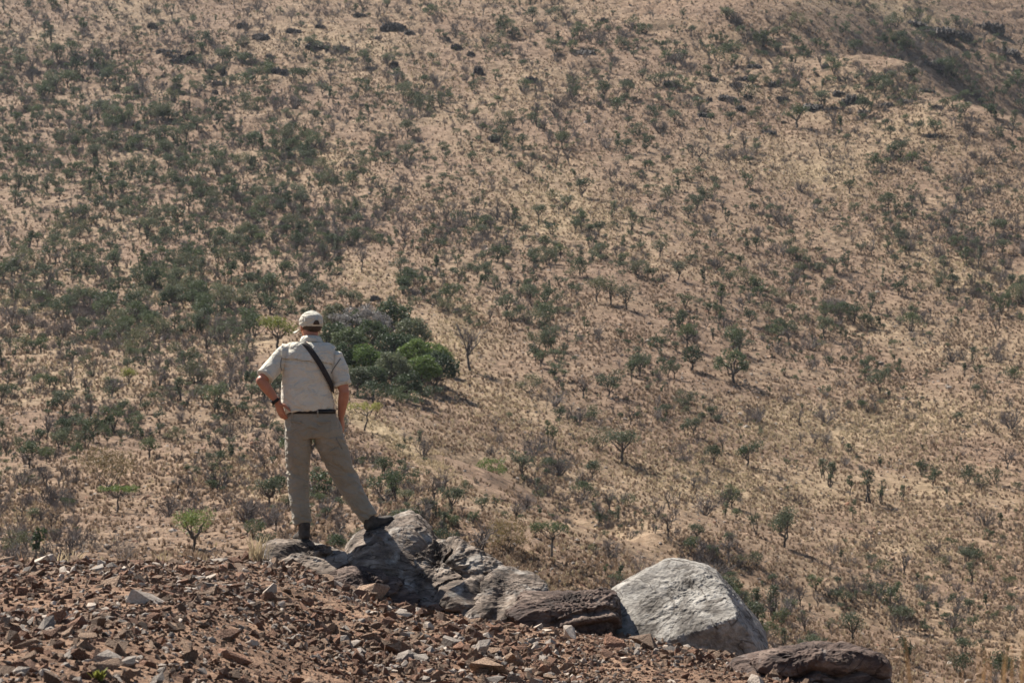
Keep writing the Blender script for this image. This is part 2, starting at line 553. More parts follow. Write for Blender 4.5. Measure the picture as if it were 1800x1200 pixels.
terrain = obj('terrain', g_me)
tag(terrain, 'dry reddish brown hillside with a stony near crest', 'hillside', kind='structure')


# ------------------------------------------------------------------ plants: shapes
def rot_to(n):
    n = n / (np.linalg.norm(n) + 1e-9)
    return n


def leaves(rng, centres, radii, count, size, flat=0.75, up=0.35):
    """count leaf quads spread through soft ellipsoids"""
    centres = np.asarray(centres, float); radii = np.asarray(radii, float)
    w = radii ** 2; w = w / w.sum()
    k = rng.choice(len(centres), size=count, p=w)
    d = rng.normal(size=(count, 3)); d /= np.linalg.norm(d, axis=1)[:, None]
    r = radii[k] * (0.35 + 0.75 * rng.rand(count) ** 0.6)
    pos = centres[k] + d * r[:, None] * np.array([1, 1, flat])
    nrm = d * 0.7 + rng.normal(size=(count, 3)) * 0.6 + np.array([0, 0, up])
    nrm /= np.linalg.norm(nrm, axis=1)[:, None]
    ref = rng.normal(size=(count, 3))
    a = np.cross(nrm, ref); a /= np.linalg.norm(a, axis=1)[:, None] + 1e-9
    b = np.cross(nrm, a)
    s = size * (0.6 + 0.8 * rng.rand(count))
    L = s[:, None]; Wd = (s * (0.4 + 0.3 * rng.rand(count)))[:, None]
    bend = nrm * (s * 0.18)[:, None]
    v = np.stack([pos - a * L * 0.5, pos + b * Wd * 0.5 + bend, pos + a * L * 0.5, pos - b * Wd * 0.5 + bend], 1).reshape(-1, 3)
    f = np.arange(count * 4).reshape(-1, 4)
    return v, f


def limb(rng, p0, p1, r0, r1, wob=0.08, n=5):
    t = np.linspace(0, 1, n)[:, None]
    p0 = np.asarray(p0, float); p1 = np.asarray(p1, float)
    L = np.linalg.norm(p1 - p0)
    pts = p0 + (p1 - p0) * t + np.concatenate([np.zeros((1, 3)), rng.normal(size=(n - 2, 3)) * wob * L, np.zeros((1, 3))])
    return tube(pts, np.linspace(r0, r1, n), 5)


def tree_geo(seed, style, nleaf=260, leaf=0.07, spread=0.45, thick=0.022):
    """unit-height tree: returns wood Geo, crown Geo"""
    rng = np.random.RandomState(seed)
    wood, crown = Geo(), Geo()
    C, R = [], []
    if style == 'forked':          # stunted, several limbs leaving low, a clump at each end
        n = rng.randint(3, 6)
        b = 0.1 + 0.15 * rng.rand()
        top = np.array([rng.normal() * 0.04, rng.normal() * 0.04, b])
        wood.add(*limb(rng, (0, 0, -0.08), top, thick * 1.7, thick * 1.3, 0.03))
        for k in range(n):
            an = 2 * math.pi * (k + rng.rand() * 0.7) / n
            e = np.array([math.cos(an) * spread * (0.35 + 0.6 * rng.rand()), math.sin(an) * spread * (0.35 + 0.6 * rng.rand()), 0.42 + 0.45 * rng.rand()])
            wood.add(*limb(rng, top, e, thick, thick * 0.4, 0.07))
            C.append(e + [0, 0, 0.03]); R.append(0.15 + 0.09 * rng.rand())
            for q in range(2):
                mid = top + (e - top) * (0.45 + 0.3 * rng.rand())
                e2 = mid + np.array([rng.normal() * 0.16, rng.normal() * 0.16, 0.12 + 0.16 * rng.rand()])
                wood.add(*limb(rng, mid, e2, thick * 0.5, thick * 0.25, 0.05, 4))
                C.append(e2); R.append(0.11 + 0.09 * rng.rand())
    elif style == 'round':
        b = 0.28
        wood.add(*limb(rng, (0, 0, -0.08), (0.02, 0, b), thick * 1.8, thick * 1.4, 0.03))
        for k in range(7):
            an = 2 * math.pi * (k + rng.rand() * 0.5) / 7
            e = np.array([math.cos(an) * spread * 0.7, math.sin(an) * spread * 0.7, 0.5 + 0.35 * rng.rand()])
            wood.add(*limb(rng, (0.02, 0, b), e, thick, thick * 0.35, 0.06))
            C.append(e); R.append(0.15 + 0.07 * rng.rand())
        for k in range(5):
            C.append([rng.normal() * spread * 0.25, rng.normal() * spread * 0.25, 0.62 + 0.24 * rng.rand()]); R.append(0.16 + 0.05 * rng.rand())
    elif style == 'dome':
        wood.add(*limb(rng, (0, 0, -0.08), (0.02, 0, 0.25), thick * 1.8, thick * 1.4, 0.03))
        nk = 26
        for k in range(nk):
            u = (k + 0.5) / nk
            th = math.acos(1 - 1.25 * u); ph = k * 2.39996 + rng.rand() * 0.5
            rr = 0.8 + 0.3 * rng.rand()
            e = np.array([math.sin(th) * math.cos(ph) * spread * rr, math.sin(th) * math.sin(ph) * spread * rr, 0.48 + 0.42 * math.cos(th) * rr])
            if k % 3 == 0: wood.add(*limb(rng, (0.02, 0, 0.25), e, thick, thick * 0.35, 0.06))
            C.append(e); R.append(0.09 + 0.075 * rng.rand())
    elif style == 'umbrella':
        b = 0.5
        wood.add(*limb(rng, (0, 0, -0.08), (0.05, 0.02, b), thick * 1.7, thick * 1.1, 0.04))
        for k in range(7):
            an = 2 * math.pi * (k + rng.rand() * 0.6) / 7
            e = np.array([math.cos(an) * spread * (0.5 + 0.5 * rng.rand()), math.sin(an) * spread * (0.5 + 0.5 * rng.rand()), 0.78 + 0.1 * rng.rand()])
            wood.add(*limb(rng, (0.05, 0.02, b), e, thick * 0.8, thick * 0.3, 0.07))
            C.append(e); R.append(0.12 + 0.06 * rng.rand())
        C.append([0, 0, 0.88]); R.append(0.16)
    elif style == 'upright':
        for k in range(rng.randint(1, 4)):
            x0, y0 = rng.normal() * 0.05, rng.normal() * 0.05
            e = np.array([x0 + rng.normal() * spread * 0.35, y0 + rng.normal() * spread * 0.35, 0.8 + 0.15 * rng.rand()])
            wood.add(*limb(rng, (x0, y0, -0.08), e, thick * 1.2, thick * 0.4, 0.04, 6))
            for q in range(5):
                t = 0.4 + 0.6 * rng.rand()
                C.append(np.array([x0, y0, 0]) * (1 - t) + e * t + rng.normal(size=3) * 0.05); R.append(0.07 + 0.06 * rng.rand())
    elif style == 'bush':
        for k in range(9):
            an = 2 * math.pi * (k + rng.rand()) / 9
            rr = spread * (0.3 + 0.7 * rng.rand())
            e = np.array([math.cos(an) * rr, math.sin(an) * rr, 0.3 + 0.5 * rng.rand() * (1.15 - 0.6 * rr / spread)])
            wood.add(*limb(rng, (rng.normal() * 0.05, rng.normal() * 0.05, -0.08), e, thick * 0.9, thick * 0.3, 0.08))
            C.append(e); R.append(0.15 + 0.12 * rng.rand())
        for k in range(4):
            C.append([rng.normal() * spread * 0.3, rng.normal() * spread * 0.3, 0.6 + 0.2 * rng.rand()]); R.append(0.17)
    crown.add(*leaves(rng, C, R, nleaf, leaf))
    return wood, crown


def bare_geo(seed, n0=6, spread=0.5, levels=3, thick=0.02, trunk=0.0):
    """leafless plant of unit height: stem Geo, twig Geo"""
    rng = np.random.RandomState(seed)
    stem, twig = Geo(), Geo()

    def grow(p, d, L, r, lev):
        d = d / np.linalg.norm(d)
        n = 4
        pts = [p]
        q = d.copy()
        for k in range(n - 1):
            q = q + rng.normal(size=3) * 0.16 + np.array([0, 0, 0.05])
            q /= np.linalg.norm(q)
            pts.append(pts[-1] + q * L / (n - 1))
        g = stem if lev == 0 else twig
        g.add(*tube(pts, np.linspace(r, r * 0.55, n), 4 if lev < 2 else 3) if lev < 2 else tube(pts, np.linspace(r, r * 0.5, n), 3)) if False else g.add(*tube(pts, np.linspace(r, r * 0.5, n), 4))
        if lev < levels:
            for k in range(rng.randint(3, 5)):
                i = rng.randint(1, n)
                dd = q + rng.normal(size=3) * 0.55 + np.array([0, 0, 0.12])
                grow(np.array(pts[i]), dd, L * (0.55 + 0.2 * rng.rand()), r * 0.55, lev + 1)
    if trunk:
        p = np.array([rng.normal() * 0.05, rng.normal() * 0.05, trunk])
        stem.add(*limb(rng, (0, 0, -0.08), p, thick * 1.6, thick * 1.2, 0.04))
    else:
        p = np.array([0, 0, -0.05])
    for k in range(n0):
        an = 2 * math.pi * (k + rng.rand() * 0.7) / n0
        d = np.array([math.cos(an) * spread, math.sin(an) * spread, 0.8 + 0.3 * rng.rand()])
        grow(p + np.array([rng.normal() * 0.02, rng.normal() * 0.02, 0]), d, (1 - trunk) * (0.42 + 0.12 * rng.rand()), thick, 0)
    return stem, twig


def tuft_geo(seed, n=16, h=1.0, spread=0.5, wid=0.09):
    rng = np.random.RandomState(seed)
    g = Geo()
    for k in range(n):
        an = rng.rand() * 2 * math.pi
        ln = spread * (0.2 + 0.8 * rng.rand())
        hh = h * (0.45 + 0.55 * rng.rand())
        b = np.array([rng.normal() * 0.12, rng.normal() * 0.12, -0.06])
        t = b + np.array([math.cos(an) * ln, math.sin(an) * ln, hh])
        m_ = b + (t - b) * 0.55 + np.array([0, 0, 0.1 * h])
        s = np.array([-math.sin(an + rng.normal()), math.cos(an + rng.normal()), 0]) * wid * (0.6 + 0.8 * rng.rand())
        g.add([b - s * 0.5, b + s * 0.5, m_ + s * 0.6, m_ - s * 0.6], [[0, 1, 2, 3]])
        g.add([m_ - s * 0.6, m_ + s * 0.6, t + s * 0.12, t - s * 0.12], [[0, 1, 2, 3]])
    return g


def stone_mesh(name, seed, mat, npts=11, flat=0.6):
    """angular shard: hull of a few points"""
    rng = np.random.RandomState(seed)
    d = rng.normal(size=(npts, 3)); d /= np.linalg.norm(d, axis=1)[:, None]
    d *= (0.75 + 0.35 * rng.rand(npts))[:, None] * np.array([1.05, 0.5 + 0.4 * rng.rand(), flat])
    bm = bmesh.new()
    for p in d: bm.verts.new(p)
    r = bmesh.ops.convex_hull(bm, input=bm.verts[:])
    bmesh.ops.delete(bm, geom=[g for g in r['geom_interior'] if isinstance(g, bmesh.types.BMVert)], context='VERTS')
    bmesh.ops.recalc_face_normals(bm, faces=bm.faces[:])
    me = bpy.data.meshes.new(name)
    bm.to_mesh(me); bm.free()
    me.materials.append(mat)
    return me


def ledge_mesh(name, seed, mat):
    """long broken outcrop with an upright face and a ragged top"""
    rng = np.random.RandomState(seed)
    bm = bmesh.new()
    bmesh.ops.create_icosphere(bm, subdivisions=5, radius=1)
    d = np.array([v.co[:] for v in bm.verts])
    f = np.array([[x.index for x in fc.verts] for fc in bm.faces])
    bm.free()
    r = 1 / (np.abs(d[:, 0]) ** 3 + np.abs(d[:, 1]) ** 5 + np.abs(d[:, 2]) ** 5) ** 0.22
    v = d * r[:, None]
    q = v * np.array([3.2, 2.0, 1.0]) + seed
    v[:, 2] += 1.3 * fbm(q * np.array([1.3, 1.2, 0.2]), 4, 0.65)
    v[:, 1] += 1.2 * fbm(q * np.array([1.1, .4, 1.1]) + 9, 4, 0.6)
    v += d * (0.25 * fbm(q * 2.0 + 3, 3))[:, None]
    return mesh_np(name, v, f, [mat])


# ------------------------------------------------------------------ big rocks of the outcrop
def plane_rock(name, poly, Yc, planes, mat, sub=7, seed=1, amp=0.05, strata=None, sharp=14.0, edge_tilt=0.15, chips=((30, 0.82, 0.97), (110, 0.92, 1.0))):
    """boulder = soft intersection of half-spaces. poly: outline in photograph pixels at depth Yc (convex, any order of turn);
    planes: extra (nx, ny, nz, distance in m from the centre)"""
    pts = np.array([P(a, b, Yc)[:] for a, b in poly])
    c = pts.mean(0)
    q = pts[:, [0, 2]] - c[[0, 2]]
    area = 0.5 * np.sum(q[:, 0] * np.roll(q[:, 1], -1) - np.roll(q[:, 0], -1) * q[:, 1])
    if area < 0: q = q[::-1]
    rng = np.random.RandomState(seed)
    nn, hh = [], []
    for k in range(len(q)):
        a, b = q[k], q[(k + 1) % len(q)]
        e = b - a
        n = np.array([e[1], -e[0]]); n /= np.linalg.norm(n)
        h = n @ a
        ty = rng.uniform(-edge_tilt, edge_tilt)
        n3 = np.array([n[0], ty, n[1]]); s = np.linalg.norm(n3)
        nn.append(n3 / s); hh.append(h / s)
    for px_, py_, pz_, h in planes:
        n3 = np.array([px_, py_, pz_], float); n3 /= np.linalg.norm(n3)
        nn.append(n3); hh.append(h)
    nn = np.array(nn); hh = np.array(hh)
    bm = bmesh.new()
    bmesh.ops.create_icosphere(bm, subdivisions=sub, radius=1)
    d = np.array([v.co[:] for v in bm.verts])
    f = np.array([[x.index for x in fc.verts] for fc in bm.faces])
    bm.free()
    inv = np.maximum(d @ nn.T, 1e-4) / np.maximum(hh, 0.02)
    r = 1.0 / (np.sum(inv ** sharp, axis=1) ** (1.0 / sharp))
    v = d * r[:, None]
    for rep, (cnt, a_, b_) in enumerate(chips):
        cn = rng.normal(size=(cnt, 3)); cn /= np.linalg.norm(cn, axis=1)[:, None]
        sup = (v @ cn.T).max(0) * rng.uniform(a_, b_, cnt)
        dn = v @ cn.T
        k = np.where(dn > 1e-6, sup[None, :] / np.maximum(dn, 1e-6), 9.0).min(1)
        v = v * np.minimum(k, 1.0)[:, None]
    w = v + seed * 3.7
    disp = amp * 0.7 * fbm(w * 1.7, 3, 0.55) + amp * 0.9 * (0.25 - np.abs(noise3(w * 3.4 + 5))) + amp * 0.6 * (0.2 - np.abs(fbm(w * 9.0, 3, 0.6))) + amp * 0.25 * fbm(w * 24.0, 3, 0.6)
    if strata is not None:
        sn = np.array(strata, float); sn /= np.linalg.norm(sn)
        t = (w @ sn) * 8.0 + 1.4 * fbm(w * 1.6, 3)
        stp = np.stack([t, 0.25 * w[:, 0], 0.25 * w[:, 1]], -1)
        disp = disp + amp * 1.1 * np.clip(noise3(stp * np.array([1.0, 1, 1])) * 2.2, -0.5, 0.5)
        cr = 1 - np.abs(noise3(stp * np.array([0.8, 1, 1]) + 7)) * 9
        disp = disp - amp * 1.0 * np.clip(cr, 0, 1)
    v = v + d * disp[:, None]
    me = mesh_np(name, v, f, [mat], smooth=False)
    return obj(name, me, loc=Vector(c))


rocks = []


def rock(name, label, *a, **k):
    o = plane_rock(name, *a, **k)
    tag(o, label, 'rock')
    rocks.append(o)
    return o


rock('boulder', 'big brown and grey layered rock the man rests one boot on',
     [(618, 975), (640, 936), (694, 905), (752, 920), (850, 972), (968, 1012), (992, 1045), (900, 1120), (700, 1130), (620, 1040)], 18.75,
     [(0.10, -0.56, 0.82, 0.19), (0.30, -0.62, 0.72, 0.27), (-0.35, -0.8, 0.5, 0.5), (0, -1, 0.05, 0.95), (0, 1, 0.1, 0.62), (0.2, 0.7, 0.7, 0.5), (-0.5, 0.6, 0.6, 0.5)],
     M_rock_grey, seed=3, amp=0.085, strata=(-0.35, -0.3, 0.85))
_c = np.array([P(a, b, 19.05)[:] for a, b in [(600, 990), (622, 945), (648, 922), (700, 898), (745, 914), (772, 960), (750, 1030), (640, 1040)]]).mean(0)
_n = np.array([-0.27, -0.2, 0.94]); _n /= np.linalg.norm(_n)
_h = float(_n @ (np.array([-1.04, 19.10, -0.605]) - _c)) + 0.012
rock('peaked_rock', 'pale topped rock directly under the man\'s raised boot',
     [(600, 990), (622, 945), (648, 922), (700, 898), (745, 914), (772, 960), (750, 1030), (640, 1040)], 19.05,
     [(*_n, _h), (0.25, -0.6, 0.75, 0.26), (0, -1, 0.1, 0.42), (0, 1, 0.1, 0.45), (0.7, -0.1, 0.7, 0.3)],
     M_rock_grey, seed=33, amp=0.035, strata=(-0.35, -0.3, 0.85), sharp=30.0, chips=((8, 0.95, 1.0), (60, 0.96, 1.0)))
rock('flat_rock', 'low grey ledge rock under the man\'s straight leg',
     [(432, 975), (470, 945), (540, 948), (600, 962), (660, 985), (700, 1040), (560, 1060), (450, 1010)], 18.9,
     [(0.0, -0.5, 0.85, 0.17), (0, -1, 0.3, 0.45), (0, 1, 0.1, 0.5), (0, 0.1, 0.99, 0.2)],
     M_rock_grey, seed=5, amp=0.05, strata=(-0.2, -0.3, 0.9))
rock('layered_rock', 'dark broken layered rock low between the ledge rock and the big rock',
     [(548, 1022), (590, 1000), (650, 998), (720, 1020), (752, 1060), (740, 1110), (640, 1090), (560, 1050)], 18.2,
     [(0.1, -0.8, 0.55, 0.2), (0, -1, 0.0, 0.35), (0, 1, 0.1, 0.5), (-0.3, -0.5, 0.8, 0.2)],
     M_rock_dark, seed=8, amp=0.05, strata=(-0.3, -0.2, 0.9))
rock('lichen_rock', 'grey rock with pale lichen low on the big rock, between it and the dark block',
     [(775, 1050), (850, 1005), (930, 1010), (985, 1040), (975, 1090), (900, 1130), (790, 1120)], 18.05,
     [(0.05, -0.5, 0.85, 0.2), (0, -1, 0.1, 0.5), (0, 1, 0.1, 0.5), (0.4, -0.6, 0.6, 0.28)],
     M_rock_grey, seed=12, amp=0.04, strata=(-0.5, -0.2, 0.8))
rock('dark_rock', 'shaded dark brown block of rock beside the pale boulder',
     [(893, 1075), (915, 1040), (1000, 1028), (1060, 1026), (1092, 1045), (1104, 1090), (1100, 1150), (980, 1165), (895, 1140)], 17.7,
     [(0.0, -1, -0.18, 0.3), (0.3, -0.9, -0.1, 0.34), (0, -0.4, 0.9, 0.2), (0, 1, 0.1, 0.5)],
     M_rock_dark, seed=14, amp=0.06, strata=(-0.1, -0.1, 1.0))
rock('pale_boulder', 'large pale whitish grey boulder with a smooth sloping face',
     [(1076, 1044), (1120, 1012), (1168, 986), (1225, 998), (1264, 1018), (1292, 1052), (1352, 1132), (1330, 1160), (1200, 1175), (1085, 1140)], 18.0,
     [(-0.2, -0.52, 0.83, 0.20), (-0.35, -0.62, 0.72, 0.22), (0.85, -0.42, 0.3, 0.5), (0, -1, -0.35, 0.52), (0, 1, 0.2, 0.6), (0.1, -0.45, 0.9, 0.24)],
     M_rock_white, seed=21, amp=0.04, sharp=40.0, chips=((10, 0.93, 1.0), (45, 0.965, 1.0)))
rock('low_dark_rock', 'flat topped dark brown layered rock at the low end of the crest',
     [(1278, 1185), (1300, 1152), (1370, 1134), (1480, 1130), (1545, 1142), (1562, 1180), (1565, 1290), (1280, 1290)], 15.2,
     [(0, -1, -0.12, 0.32), (-0.4, -0.9, 0.05, 0.36), (0, -0.25, 0.97, 0.27), (0, 1, 0.1, 0.5)],
     M_rock_dark, seed=27, amp=0.05, strata=(0.0, -0.1, 1.0))

# ------------------------------------------------------------------ the man
MAN_Y = 19.0
MAN0 = P(545, 950, MAN_Y)
S = MAN_Y / FPX


def B(px, py, y=0.0):
    """man's own frame: x right, y away from the camera, z up from the sole; pixels of the photograph give x and z"""
    return np.array([(px - 545) * S, y, (950 - py) * S])


def sect_tube(secs, side=(1, 0, 0), n=22, power=2.3):
    """closed loft: secs = (centre, half width, half depth)"""
    c = np.array([s[0] for s in secs]); m = len(c)
    t = np.gradient(c, axis=0); t /= np.linalg.norm(t, axis=1)[:, None]
    sd = np.array(side, float)
    a = sd - t * (t @ sd)[:, None]; a /= np.linalg.norm(a, axis=1)[:, None]
    b = np.cross(t, a)
    ang = np.linspace(0, 2 * np.pi, n, endpoint=False)
    ca, sa = np.cos(ang), np.sin(ang)
    ca = np.sign(ca) * np.abs(ca) ** (2 / power); sa = np.sign(sa) * np.abs(sa) ** (2 / power)
    v = []
    for k in range(m):
        v.append(c[k] + secs[k][1] * ca[:, None] * a[k] + secs[k][2] * sa[:, None] * b[k])
    v = np.concatenate(v + [c[:1], c[-1:]])
    f = []
    for k in range(m - 1):
        for j in range(n):
            f.append([k * n + j, k * n + (j + 1) % n, (k + 1) * n + (j + 1) % n, (k + 1) * n + j])
    for j in range(n):
        f.append([m * n, (j + 1) % n, j]); f.append([m * n + 1, (m - 1) * n + j, (m - 1) * n + (j + 1) % n])
    return v.tolist(), f


def ball(c, r, n=12):
    c = np.array(c, float); r = np.array(r if hasattr(r, '__len__') else (r, r, r), float)
    v, f = [c + [0, 0, r[2]]], []
    for i in range(1, n):
        th = math.pi * i / n
        for j in range(2 * n):
            ph = math.pi * j / n
            v.append(c + r * np.array([math.sin(th) * math.cos(ph), math.sin(th) * math.sin(ph), math.cos(th)]))
    v.append(c - [0, 0, r[2]])
    w = 2 * n
    for j in range(w): f.append([0, 1 + j, 1 + (j + 1) % w])
    for i in range(n - 2):
        for j in range(w):
            a = 1 + i * w
            f.append([a + j, a + w + j, a + w + (j + 1) % w, a + (j + 1) % w])
    a = 1 + (n - 2) * w
    for j in range(w): f.append([a + j, a + w, a + (j + 1) % w])
    return [list(x) for x in v], f


def fuse(parts, voxel, smooth=3):
    """one continuous skin round overlapping shapes; returns v (n,3), polygon list"""
    V, F, n = [], [], 0
    for v, f in parts:
        V += [list(x) for x in v]; F += [[i + n for i in q] for q in f]; n += len(v)
    me = bpy.data.meshes.new('tmp'); me.from_pydata(V, [], F)
    o = bpy.data.objects.new('tmp', me); COL.objects.link(o)
    md = o.modifiers.new('r', 'REMESH'); md.mode = 'VOXEL'; md.voxel_size = voxel; md.adaptivity = 0
    dg = bpy.context.evaluated_depsgraph_get(); dg.update()
    m2 = bpy.data.meshes.new_from_object(o.evaluated_get(dg))
    bpy.data.objects.remove(o); bpy.data.meshes.remove(me)
    v = np.empty(len(m2.vertices) * 3, np.float32); m2.vertices.foreach_get('co', v); v = v.reshape(-1, 3).astype(float)
    e = np.empty(len(m2.edges) * 2, np.int32); m2.edges.foreach_get('vertices', e); e = e.reshape(-1, 2)
    f = [list(p.vertices) for p in m2.polygons]
    bpy.data.meshes.remove(m2)
    deg = np.bincount(e.ravel(), minlength=len(v))[:, None]
    for k in range(smooth):
        for lam in (0.5, -0.35):
            s = np.zeros_like(v)
            np.add.at(s, e[:, 0], v[e[:, 1]]); np.add.at(s, e[:, 1], v[e[:, 0]])
            v = v + lam * (s / deg - v)
    return v, f


def finish(name, v, f, mat, parent, smooth=True):
    me = bpy.data.meshes.new(name)
    me.from_pydata([tuple(x) for x in v], [], f)
    me.materials.append(mat)
    me.polygons.foreach_set('use_smooth', np.full(len(me.polygons), smooth, dtype=bool))
    me.update()
    return obj(name, me, parent)


def vnormals(v, f):
    n = np.zeros_like(v)
    fa = np.array([q[:4] if len(q) >= 4 else q + [q[-1]] for q in f])
    fn = np.cross(v[fa[:, 2]] - v[fa[:, 0]], v[fa[:, 3]] - v[fa[:, 1]])
    for k in range(4): np.add.at(n, fa[:, k], fn)
    return n / (np.linalg.norm(n, axis=1)[:, None] + 1e-12)


def cloth(name, c0, c1, sc=60):
    m, nt, bs = new_mat(name)
    t = tex(nt, 7, 4, 0.6)
    w = tex(nt, sc * 4, 3, 0.6)
    nt.links.new(ramp(nt, [(0.3, c0), (0.7, c1)], t), bs.inputs['Base Color'])
    bs.inputs['Roughness'].default_value = 0.9
    bs.inputs['Sheen Weight'].default_value = 0.15
    b1 = bump(nt, bs, w, 0.25, 0.002)
    cr = tex(nt, 9, 3, 0.5, 1.2, stretch=(1.0, 1.0, 1.6))
    b2 = N(nt, 'ShaderNodeBump'); b2.inputs['Strength'].default_value = 0.8; b2.inputs['Distance'].default_value = 0.05
    nt.links.new(cr, b2.inputs['Height']); nt.links.new(b2.outputs[0], b1.inputs['Normal'])
    return m


M_skin, nt_, bs_ = new_mat('skin')
nt_.links.new(ramp(nt_, [(0.3, (0.33, 0.14, 0.085)), (0.7, (0.42, 0.19, 0.12))], tex(nt_, 14, 4)), bs_.inputs['Base Color'])
bs_.inputs['Roughness'].default_value = 0.5
bs_.inputs['Subsurface Weight'].default_value = 0.1
bs_.inputs['Subsurface Scale'].default_value = 0.01
M_shirt = cloth('shirt_cloth', (0.515, 0.475, 0.39), (0.60, 0.56, 0.465))
M_trous = cloth('trouser_cloth', (0.225, 0.193, 0.142), (0.285, 0.247, 0.186))
M_cap = cloth('cap_cloth', (0.46, 0.43, 0.35), (0.54, 0.505, 0.415))
M_black = mat_plain('black_leather', (0.012, 0.011, 0.011), (0.03, 0.027, 0.025), 30, 0.55, 0.2, 0.002)
M_strap = mat_plain('strap_webbing', (0.022, 0.018, 0.017), (0.05, 0.042, 0.038), 60, 0.8, 0.3, 0.003)
M_shoe = mat_plain('shoe_suede', (0.035, 0.03, 0.026), (0.085, 0.07, 0.058), 25, 0.85, 0.3, 0.003)
M_sole = mat_plain('shoe_rubber', (0.02, 0.018, 0.017), (0.045, 0.04, 0.036), 25, 0.8, 0.3, 0.003)
M_hair = mat_plain('hair', (0.03, 0.02, 0.014), (0.075, 0.05, 0.035), 60, 0.6, 0.5, 0.004)
M_seam = mat_plain('seam_thread', (0.14, 0.13, 0.115), (0.2, 0.19, 0.17), 30, 0.9, 0, 0)
M_eye = mat_plain('eye', (0.5, 0.48, 0.45), (0.6, 0.58, 0.55), 5, 0.2, 0, 0)

man = empty('person', MAN0)
tag(man, 'man in beige shirt, khaki trousers and pale cap standing hand on hip on the rocks', 'person')

HEAD = B(543, 572, 0.085)
TURN = math.radians(27)                            # head turned to the man's left
fwd = np.array([-math.sin(TURN), math.cos(TURN), -0.03])
lft = np.array([-math.cos(TURN), -math.sin(TURN), 0.0])
upv = np.array([0, 0, 1.0])


def Hd(l, f_, u):
    return HEAD + lft * l + fwd * f_ + upv * u


def rot_ball(c, r):
    """ellipsoid in the head's frame (l, f, u radii)"""
    v, f = ball((0, 0, 0), 1.0)
    v = np.array(v)
    w = c + np.outer(v[:, 0] * r[0], lft) + np.outer(v[:, 1] * r[1], fwd) + np.outer(v[:, 2] * r[2], upv)
    return w.tolist(), [q[::-1] for q in f]


def hand(wrist, along, back, thumb_side, curl, spread=0.012, thumb_out=0.9, size=1.0):
    """palm, four jointed fingers and a thumb leaving the side of the palm; back = direction of the back of the hand"""
    al = np.array(along, float); al /= np.linalg.norm(al)
    bk = np.array(back, float); bk -= al * (bk @ al); bk /= np.linalg.norm(bk)
    th = np.cross(al, bk)
    if th @ np.array(thumb_side, float) < 0: th = -th
    w = np.array(wrist, float)
    out = []
    out.append(sect_tube([(w - al * 0.03, 0.027, 0.021), (w, 0.029, 0.02), (w + al * 0.03 * size, 0.036, 0.018), (w + al * 0.07 * size, 0.042, 0.016), (w + al * 0.095 * size, 0.04, 0.013)], th, 16, 2.6))
    for k, (o_, L) in enumerate([(0.031, 0.074), (0.0105, 0.083), (-0.0105, 0.077), (-0.031, 0.062)]):
        b0 = w + al * 0.088 * size + th * o_
        d = al + th * (o_ * spread * 60)
        d /= np.linalg.norm(d)
        pts = [b0 - al * 0.02, b0]
        ang = 0.0
        cur = b0
        for q, fr in enumerate((0.45, 0.32, 0.25)):
            ang += curl * (0.7, 1.0, 0.7)[q]
            dd = d * math.cos(ang) - bk * math.sin(ang)
            cur = cur + dd * L * fr * size
            pts.append(cur)
        rad = [0.0095, 0.0095, 0.009, 0.0085, 0.0068]
        out.append(sect_tube([(np.array(p_), r_, r_) for p_, r_ in zip(pts, rad)], th + 0.01 * bk, 10, 2))
        out.append(ball(pts[-1], 0.0068, 5))
    t0 = w + al * 0.025 + th * 0.024
    td = al * 0.55 + th * thumb_out - bk * 0.25; td /= np.linalg.norm(td)
    t1 = t0 + td * 0.042; t2 = t1 + (td * 0.75 + al * 0.45) / np.linalg.norm(td * 0.75 + al * 0.45) * 0.034
    t3 = t2 + (td * 0.6 + al * 0.6) / np.linalg.norm(td * 0.6 + al * 0.6) * 0.026
    out.append(sect_tube([(t0 - td * 0.015, 0.015, 0.014), (t1, 0.0125, 0.0125), (t2, 0.011, 0.0105), (t3, 0.008, 0.0075)], bk, 10, 2))
    out.append(ball(t3, 0.0078, 5))
    return out


def limb_sec(*a):
    return sect_tube([(np.array(c), r, r2) for c, r, r2 in a])


# joints
L_SH, L_EL, L_WR = B(499, 622, 0.0), B(461, 671, -0.13), B(488, 706, -0.085)
R_SH, R_EL, R_WR = B(589, 631, 0.0), B(605, 690, -0.045), B(598, 733, 0.035)
L_HIP, L_KN, L_AN = B(524, 765, 0.0), B(524, 838, 0.02), B(533, 928, -0.02)
R_HIP, R_KN, R_AN = B(576, 768, 0.0), B(603, 838, 0.07), B(649, 912, 0.05)

body = []
# head: skull, jaw, brow, nose, mouth, ears, neck
body.append(rot_ball(Hd(0, -0.012, 0.03), (0.076, 0.098, 0.088)))
body.append(rot_ball(Hd(0, 0.03, -0.055), (0.058, 0.062, 0.065)))
body.append(rot_ball(Hd(0, 0.068, -0.098), (0.026, 0.022, 0.018)))
body.append(rot_ball(Hd(0, 0.078, 0.02), (0.05, 0.018, 0.012)))
body.append(sect_tube([(Hd(0, 0.088, 0.012), 0.009, 0.008), (Hd(0, 0.103, -0.018), 0.011, 0.01), (Hd(0, 0.106, -0.03), 0.015, 0.011), (Hd(0, 0.09, -0.04), 0.012, 0.006)], lft, 10, 2))
body.append(rot_ball(Hd(0, 0.083, -0.062), (0.024, 0.012, 0.0055)))
body.append(rot_ball(Hd(0, 0.081, -0.074), (0.021, 0.012, 0.006)))
for s_ in (-1, 1):
    body.append(rot_ball(Hd(0.078 * s_, -0.006, -0.012), (0.011, 0.02, 0.031)))
    body.append(rot_ball(Hd(0.036 * s_, 0.062, -0.03), (0.022, 0.022, 0.018)))
